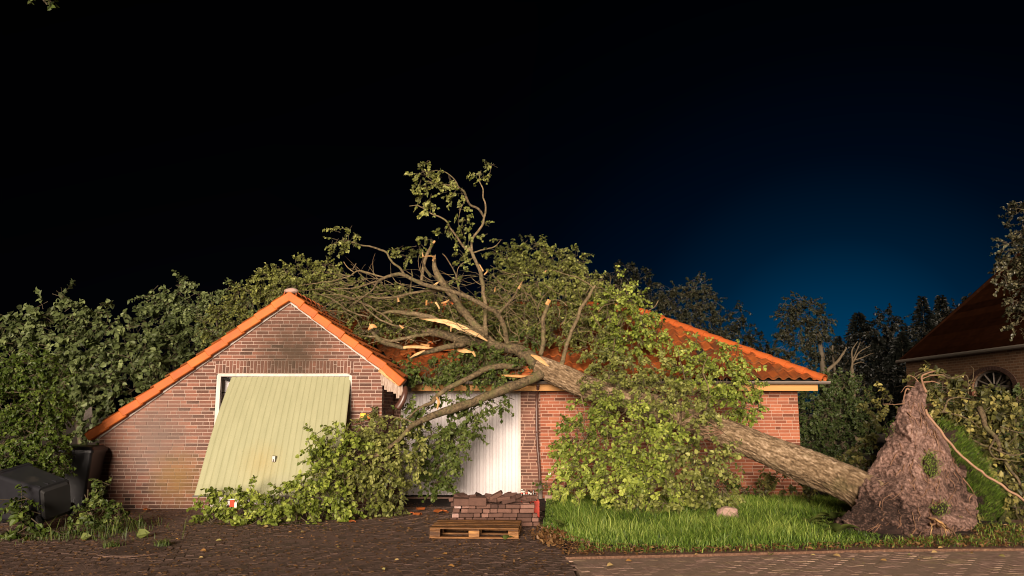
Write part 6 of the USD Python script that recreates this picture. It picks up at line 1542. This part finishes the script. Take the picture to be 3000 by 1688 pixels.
bare_tree('leaning bare tree stub beside the feathery tree', (2425, 1085), [([(2425, 1085), (2450, 1060), (2470, 1040), (2478, 1022), (2474, 1018)], 0.06), ([(2470, 1040), (2478, 1020)], 0.025)], 24)
bare_tree('small bare forked tree right of the leaning stub', (2495, 1080), [([(2495, 1080), (2500, 1050), (2498, 1020), (2510, 1000)], 0.04), ([(2500, 1060), (2520, 1035), (2550, 1015)], 0.03), ([(2500, 1050), (2515, 1020), (2518, 1005)], 0.02), ([(2505, 1055), (2535, 1045), (2560, 1040)], 0.02), ([(2497, 1070), (2520, 1060), (2530, 1065)], 0.018)], 24)


def conifer(label, px, top, base_py, half, D, seed, thin=1.0):
    r = np.random.default_rng(seed)
    tip = P(px, top, D); H = tip[2]; R = metres(half, D)
    b = np.array([tip[0], D, 0.0])
    t = thing('conifer', label, 'conifer', 'night-darkened conifers beyond the barn', loc=b)
    part(t, 'trunk', tube([b - [0, 0, 0.2], b + [0, 0, H * 0.97]], [R * 0.10, 0.03], 7), M['dead_wood'], smooth=True)
    n = int(7000 * thin)
    u = r.random(n) ** 0.75
    zz = H * (1 - u * 0.9)
    whorl = np.floor(u * 17) / 17.0
    env = R * np.minimum(1.0, 0.04 + 2.5 * u) * (0.72 + 0.5 * meshkit.noise(np.column_stack([whorl * 90, np.zeros(n), np.zeros(n)]), seed))
    a = r.uniform(0, 2 * math.pi, n)
    rad = env * r.uniform(0.15, 1.0, n)
    frac = (u * 17) % 1.0
    c = b + np.stack([np.cos(a) * rad, np.sin(a) * rad, zz + (0.5 - frac) * 0.0 - rad * 0.22], 1)
    ax = np.stack([np.cos(a), np.sin(a), np.full(n, -0.15)], 1) + r.normal(size=(n, 3)) * 0.25
    L = leaf_mesh(c, ax, np.array([0, 0, 1.0]) + r.normal(size=(n, 3)) * 0.4, r.uniform(0.5, 1.1, n) * R * 0.2, r.random(n), 0.2)
    part(t, 'crown', L[:2], M['night_needle'], tone=L[2], kind='stuff')


for k, (lab, px, top, half, D) in enumerate((('sharp-topped night-darkened conifer nearest the blue glow', 2514, 915, 70, 62), ('night-darkened conifer with a layered top standing left of the tallest', 2700, 868, 60, 60), ('tallest night-darkened conifer left of the barn roof', 2755, 864, 64, 62), ('squat night-darkened conifer in the gap of the far trees', 2570, 985, 60, 60), ('low night-darkened conifer at the left end of the far trees', 2455, 985, 50, 58), ('night-darkened conifer just behind the edge of the barn roof', 2835, 868, 80, 64), ('squat night-darkened conifer right of the sharp-topped one', 2640, 975, 70, 58))):
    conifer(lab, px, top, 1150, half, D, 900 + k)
shrub('black_tree', 'round-topped night-darkened tree between the conifers', 'tree', [(2610, 930, 36, 30, 60, 0.5), (2600, 970, 56, 44, 60, 0.5), (2560, 1000, 50, 44, 60, 0.5), (2650, 990, 60, 50, 60, 0.5), (2620, 1050, 90, 56, 60, 0.5), (2540, 1070, 70, 56, 60, 0.5), (2720, 1010, 80, 60, 60, 0.5), (2800, 940, 60, 50, 60, 0.5)], 60, 0.2, 'night_needle', 530, 1.0, stems=[stem(2610, 960, 60, 0.3, 0.1)], part_name='crown')
shrub('dark_undergrowth', 'night-darkened undergrowth below the far trees', 'undergrowth', [(2480, 1110, 80, 40, 40, 0.5), (2600, 1110, 90, 50, 40, 0.5), (2700, 1080, 70, 60, 40, 0.5), (2560, 1170, 90, 40, 36, 0.5), (2680, 1150, 80, 50, 36, 0.5), (2480, 1040, 60, 40, 44, 0.5)], 40, 0.16, 'night_needle', 531, 1.0)
shrub('silvery_tree', 'tree with glints toned into its leaves at the right edge before the barn', 'tree', [(2985, 640, 34, 60, 16.5, 0.3), (2960, 740, 34, 60, 16.5, 0.5), (2990, 760, 40, 80, 16.5, 0.35), (2940, 800, 26, 50, 16.5, 0.6), (2985, 860, 40, 70, 16.5, 0.35), (2985, 950, 24, 50, 16.5, 0.5), (3040, 800, 50, 160, 16.5, 0.3), (3060, 640, 60, 90, 16.5, 0.3), (2925, 770, 14, 20, 16.5, 0.6)], 16.5, 0.06, 'leaf_glint', 532, 0.75, stems=[stem(3070, 800, 16.5, 0.14, 0.05)], part_name='crown', tonevar=0.4)
shrub('overhanging_twig', 'tip of an overhanging leafy twig in the top left corner', 'twig', [(128, 2, 16, 14, 7.0, 0.15), (132, -30, 30, 24, 7.0, 0.15), (120, -70, 40, 30, 7.0, 0.2)], 7.0, 0.05, 'leaf_dark', 533, 1.2)

# ------------------------------------------------------------------ the barn on the right
bx, by0, by1, eave = 12.6, 25.2, 8.0, 3.22
barn = thing('brick_barn', 'old dark brick barn with a steep tiled roof and an arched window', 'barn', loc=(bx, 17.0, 0))
u_ = np.array([0, -1.0, 0]); nb2 = np.array([-1.0, 0, 0]); Ob = np.array([bx, by0, 0])
aw = P(2860, 1095, 20.4)
wy = by0 - 20.9 * 0.0 - (bx / ((2862 - 1500) / FOC) * 1.0) * 0.0
def wall_y(px):
    return bx / ((px - 1500) / FOC) * 1.0
ya, yb = wall_y(2838), wall_y(2956)
uc, hw = by0 - (ya + yb) / 2, abs(ya - yb) / 2
zs_ = 2.30
arch = [(uc - hw, 0.9), (uc + hw, 0.9), (uc + hw, zs_)] + [(uc + hw * math.cos(t), zs_ + hw * 0.50 * math.sin(t)) for t in np.linspace(0, math.pi, 17)[1:-1]] + [(uc - hw, zs_)]
wallp = Polygon([(0, -0.1), (by0 - by1, -0.1), (by0 - by1, eave), (0, eave)]).difference(Polygon(arch))
v, f = arr(trimesh.creation.extrude_polygon(wallp, 0.35, engine="earcut"))
part(barn, 'wall', (Ob + v[:, :1] * u_ + v[:, 1:2] * np.array([0, 0, 1.0]) + np.array([1.0, 0, 0]) * v[:, 2:], f[:, ::-1]), M['barn_brick'])
part(barn, 'end_wall', box(bx + 0.36, bx + 9, by0 - 0.3, by0 - 0.01, -0.1, eave), M['barn_brick'])
# arch of upright bricks, frame, fan bars and glass
vs_ = []
for t in np.linspace(0, math.pi, 25):
    r0, r1 = 1.03, 1.03 + 0.20 / hw
    a0, a1 = t - 0.055, t + 0.055
    pl = [(uc + hw * r * math.cos(a), zs_ + hw * 0.50 * r * math.sin(a)) for r, a in ((r0, a0), (r1, a0), (r1, a1), (r0, a1))]
    m = prism(pl, Ob, u_, nb2, -0.02, 0.012)
    part(barn, 'arch_brick', m[:2], M['brick_old'], tone=0.1)
fr_ = [tube(np.array([Ob + u_ * (uc + hw * 0.97 * math.cos(t)) + np.array([0.08, 0, zs_ + hw * 0.485 * math.sin(t)]) for t in np.linspace(0, math.pi, 25)]), 0.035, 6),
       tube([Ob + u_ * (uc - hw) + [0.08, 0, zs_], Ob + u_ * (uc + hw) + [0.08, 0, zs_]], 0.04, 6)]
w_ = part(barn, 'window', cat_(fr_)[:2], M['barn_trim'], label='arched fanlight window')
for t in np.linspace(0, math.pi, 7)[1:-1]:
    part(w_, 'fan_bar', tube([Ob + u_ * (uc + hw * 0.2 * math.cos(t)) + [0.08, 0, zs_ + hw * 0.1 * math.sin(t)], Ob + u_ * (uc + hw * 0.95 * math.cos(t)) + [0.08, 0, zs_ + hw * 0.475 * math.sin(t)]], 0.02, 5), M['barn_trim'])
ap_ = np.array([Ob + u_ * a + [0.10, 0, b] for a, b in arch])
part(w_, 'pane', (np.vstack([ap_, ap_ + [0.006, 0, 0]]), np.array([[0, i, i + 1] for i in range(1, len(arch) - 1)] + [[len(arch), len(arch) + i + 1, len(arch) + i] for i in range(1, len(arch) - 1)])), M['pane'])
part(barn, 'dark_room', box(bx + 1.5, bx + 1.6, by1 + 1, by0 - 1, 0, eave), M['dark'])  # near-black panel painted to stand in for the unlit inside of the barn
part(barn, 'window_post', box(bx - 0.03, bx + 0.02, by0 - uc + hw - 0.02, by0 - uc + hw + 0.14, 0.9, zs_), M['brick_new'], label='reddish brick edge of the window')
# roof: courses of tiles stepping up from the eave
pitch = 0.80
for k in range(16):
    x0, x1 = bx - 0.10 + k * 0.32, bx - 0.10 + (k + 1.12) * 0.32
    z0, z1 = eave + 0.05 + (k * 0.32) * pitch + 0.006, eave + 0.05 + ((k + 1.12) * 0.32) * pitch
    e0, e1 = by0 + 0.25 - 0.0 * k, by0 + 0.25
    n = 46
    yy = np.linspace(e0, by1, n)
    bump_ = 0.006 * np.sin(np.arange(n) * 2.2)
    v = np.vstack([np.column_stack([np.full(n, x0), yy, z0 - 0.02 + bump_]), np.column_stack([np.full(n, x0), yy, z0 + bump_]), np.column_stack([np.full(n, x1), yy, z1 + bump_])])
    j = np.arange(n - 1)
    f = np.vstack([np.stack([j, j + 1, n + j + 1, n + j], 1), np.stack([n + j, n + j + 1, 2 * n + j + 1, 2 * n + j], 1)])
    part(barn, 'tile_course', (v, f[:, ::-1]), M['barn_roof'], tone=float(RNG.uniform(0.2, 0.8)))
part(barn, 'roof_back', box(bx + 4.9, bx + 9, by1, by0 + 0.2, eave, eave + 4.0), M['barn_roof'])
part(barn, 'gutter', tube([[bx - 0.13, by0 + 0.3, eave + 0.03], [bx - 0.13, by1, eave + 0.03]], 0.055, 8), M['barn_trim'])
part(barn, 'bargeboard',
     (np.array([[bx - 0.12, y, z] if e == 0 else [bx + 4.9, y, z + 5.24 * pitch] for y in (by0 + 0.262, by0 + 0.30) for e, z in ((0, eave - 0.10), (0, eave + 0.06), (1, eave + 0.06), (1, eave - 0.10))]),
      np.array([[0, 1, 2, 3], [4, 7, 6, 5], [0, 4, 5, 1], [1, 5, 6, 2], [2, 6, 7, 3], [3, 7, 4, 0]])), M['barn_roof'])
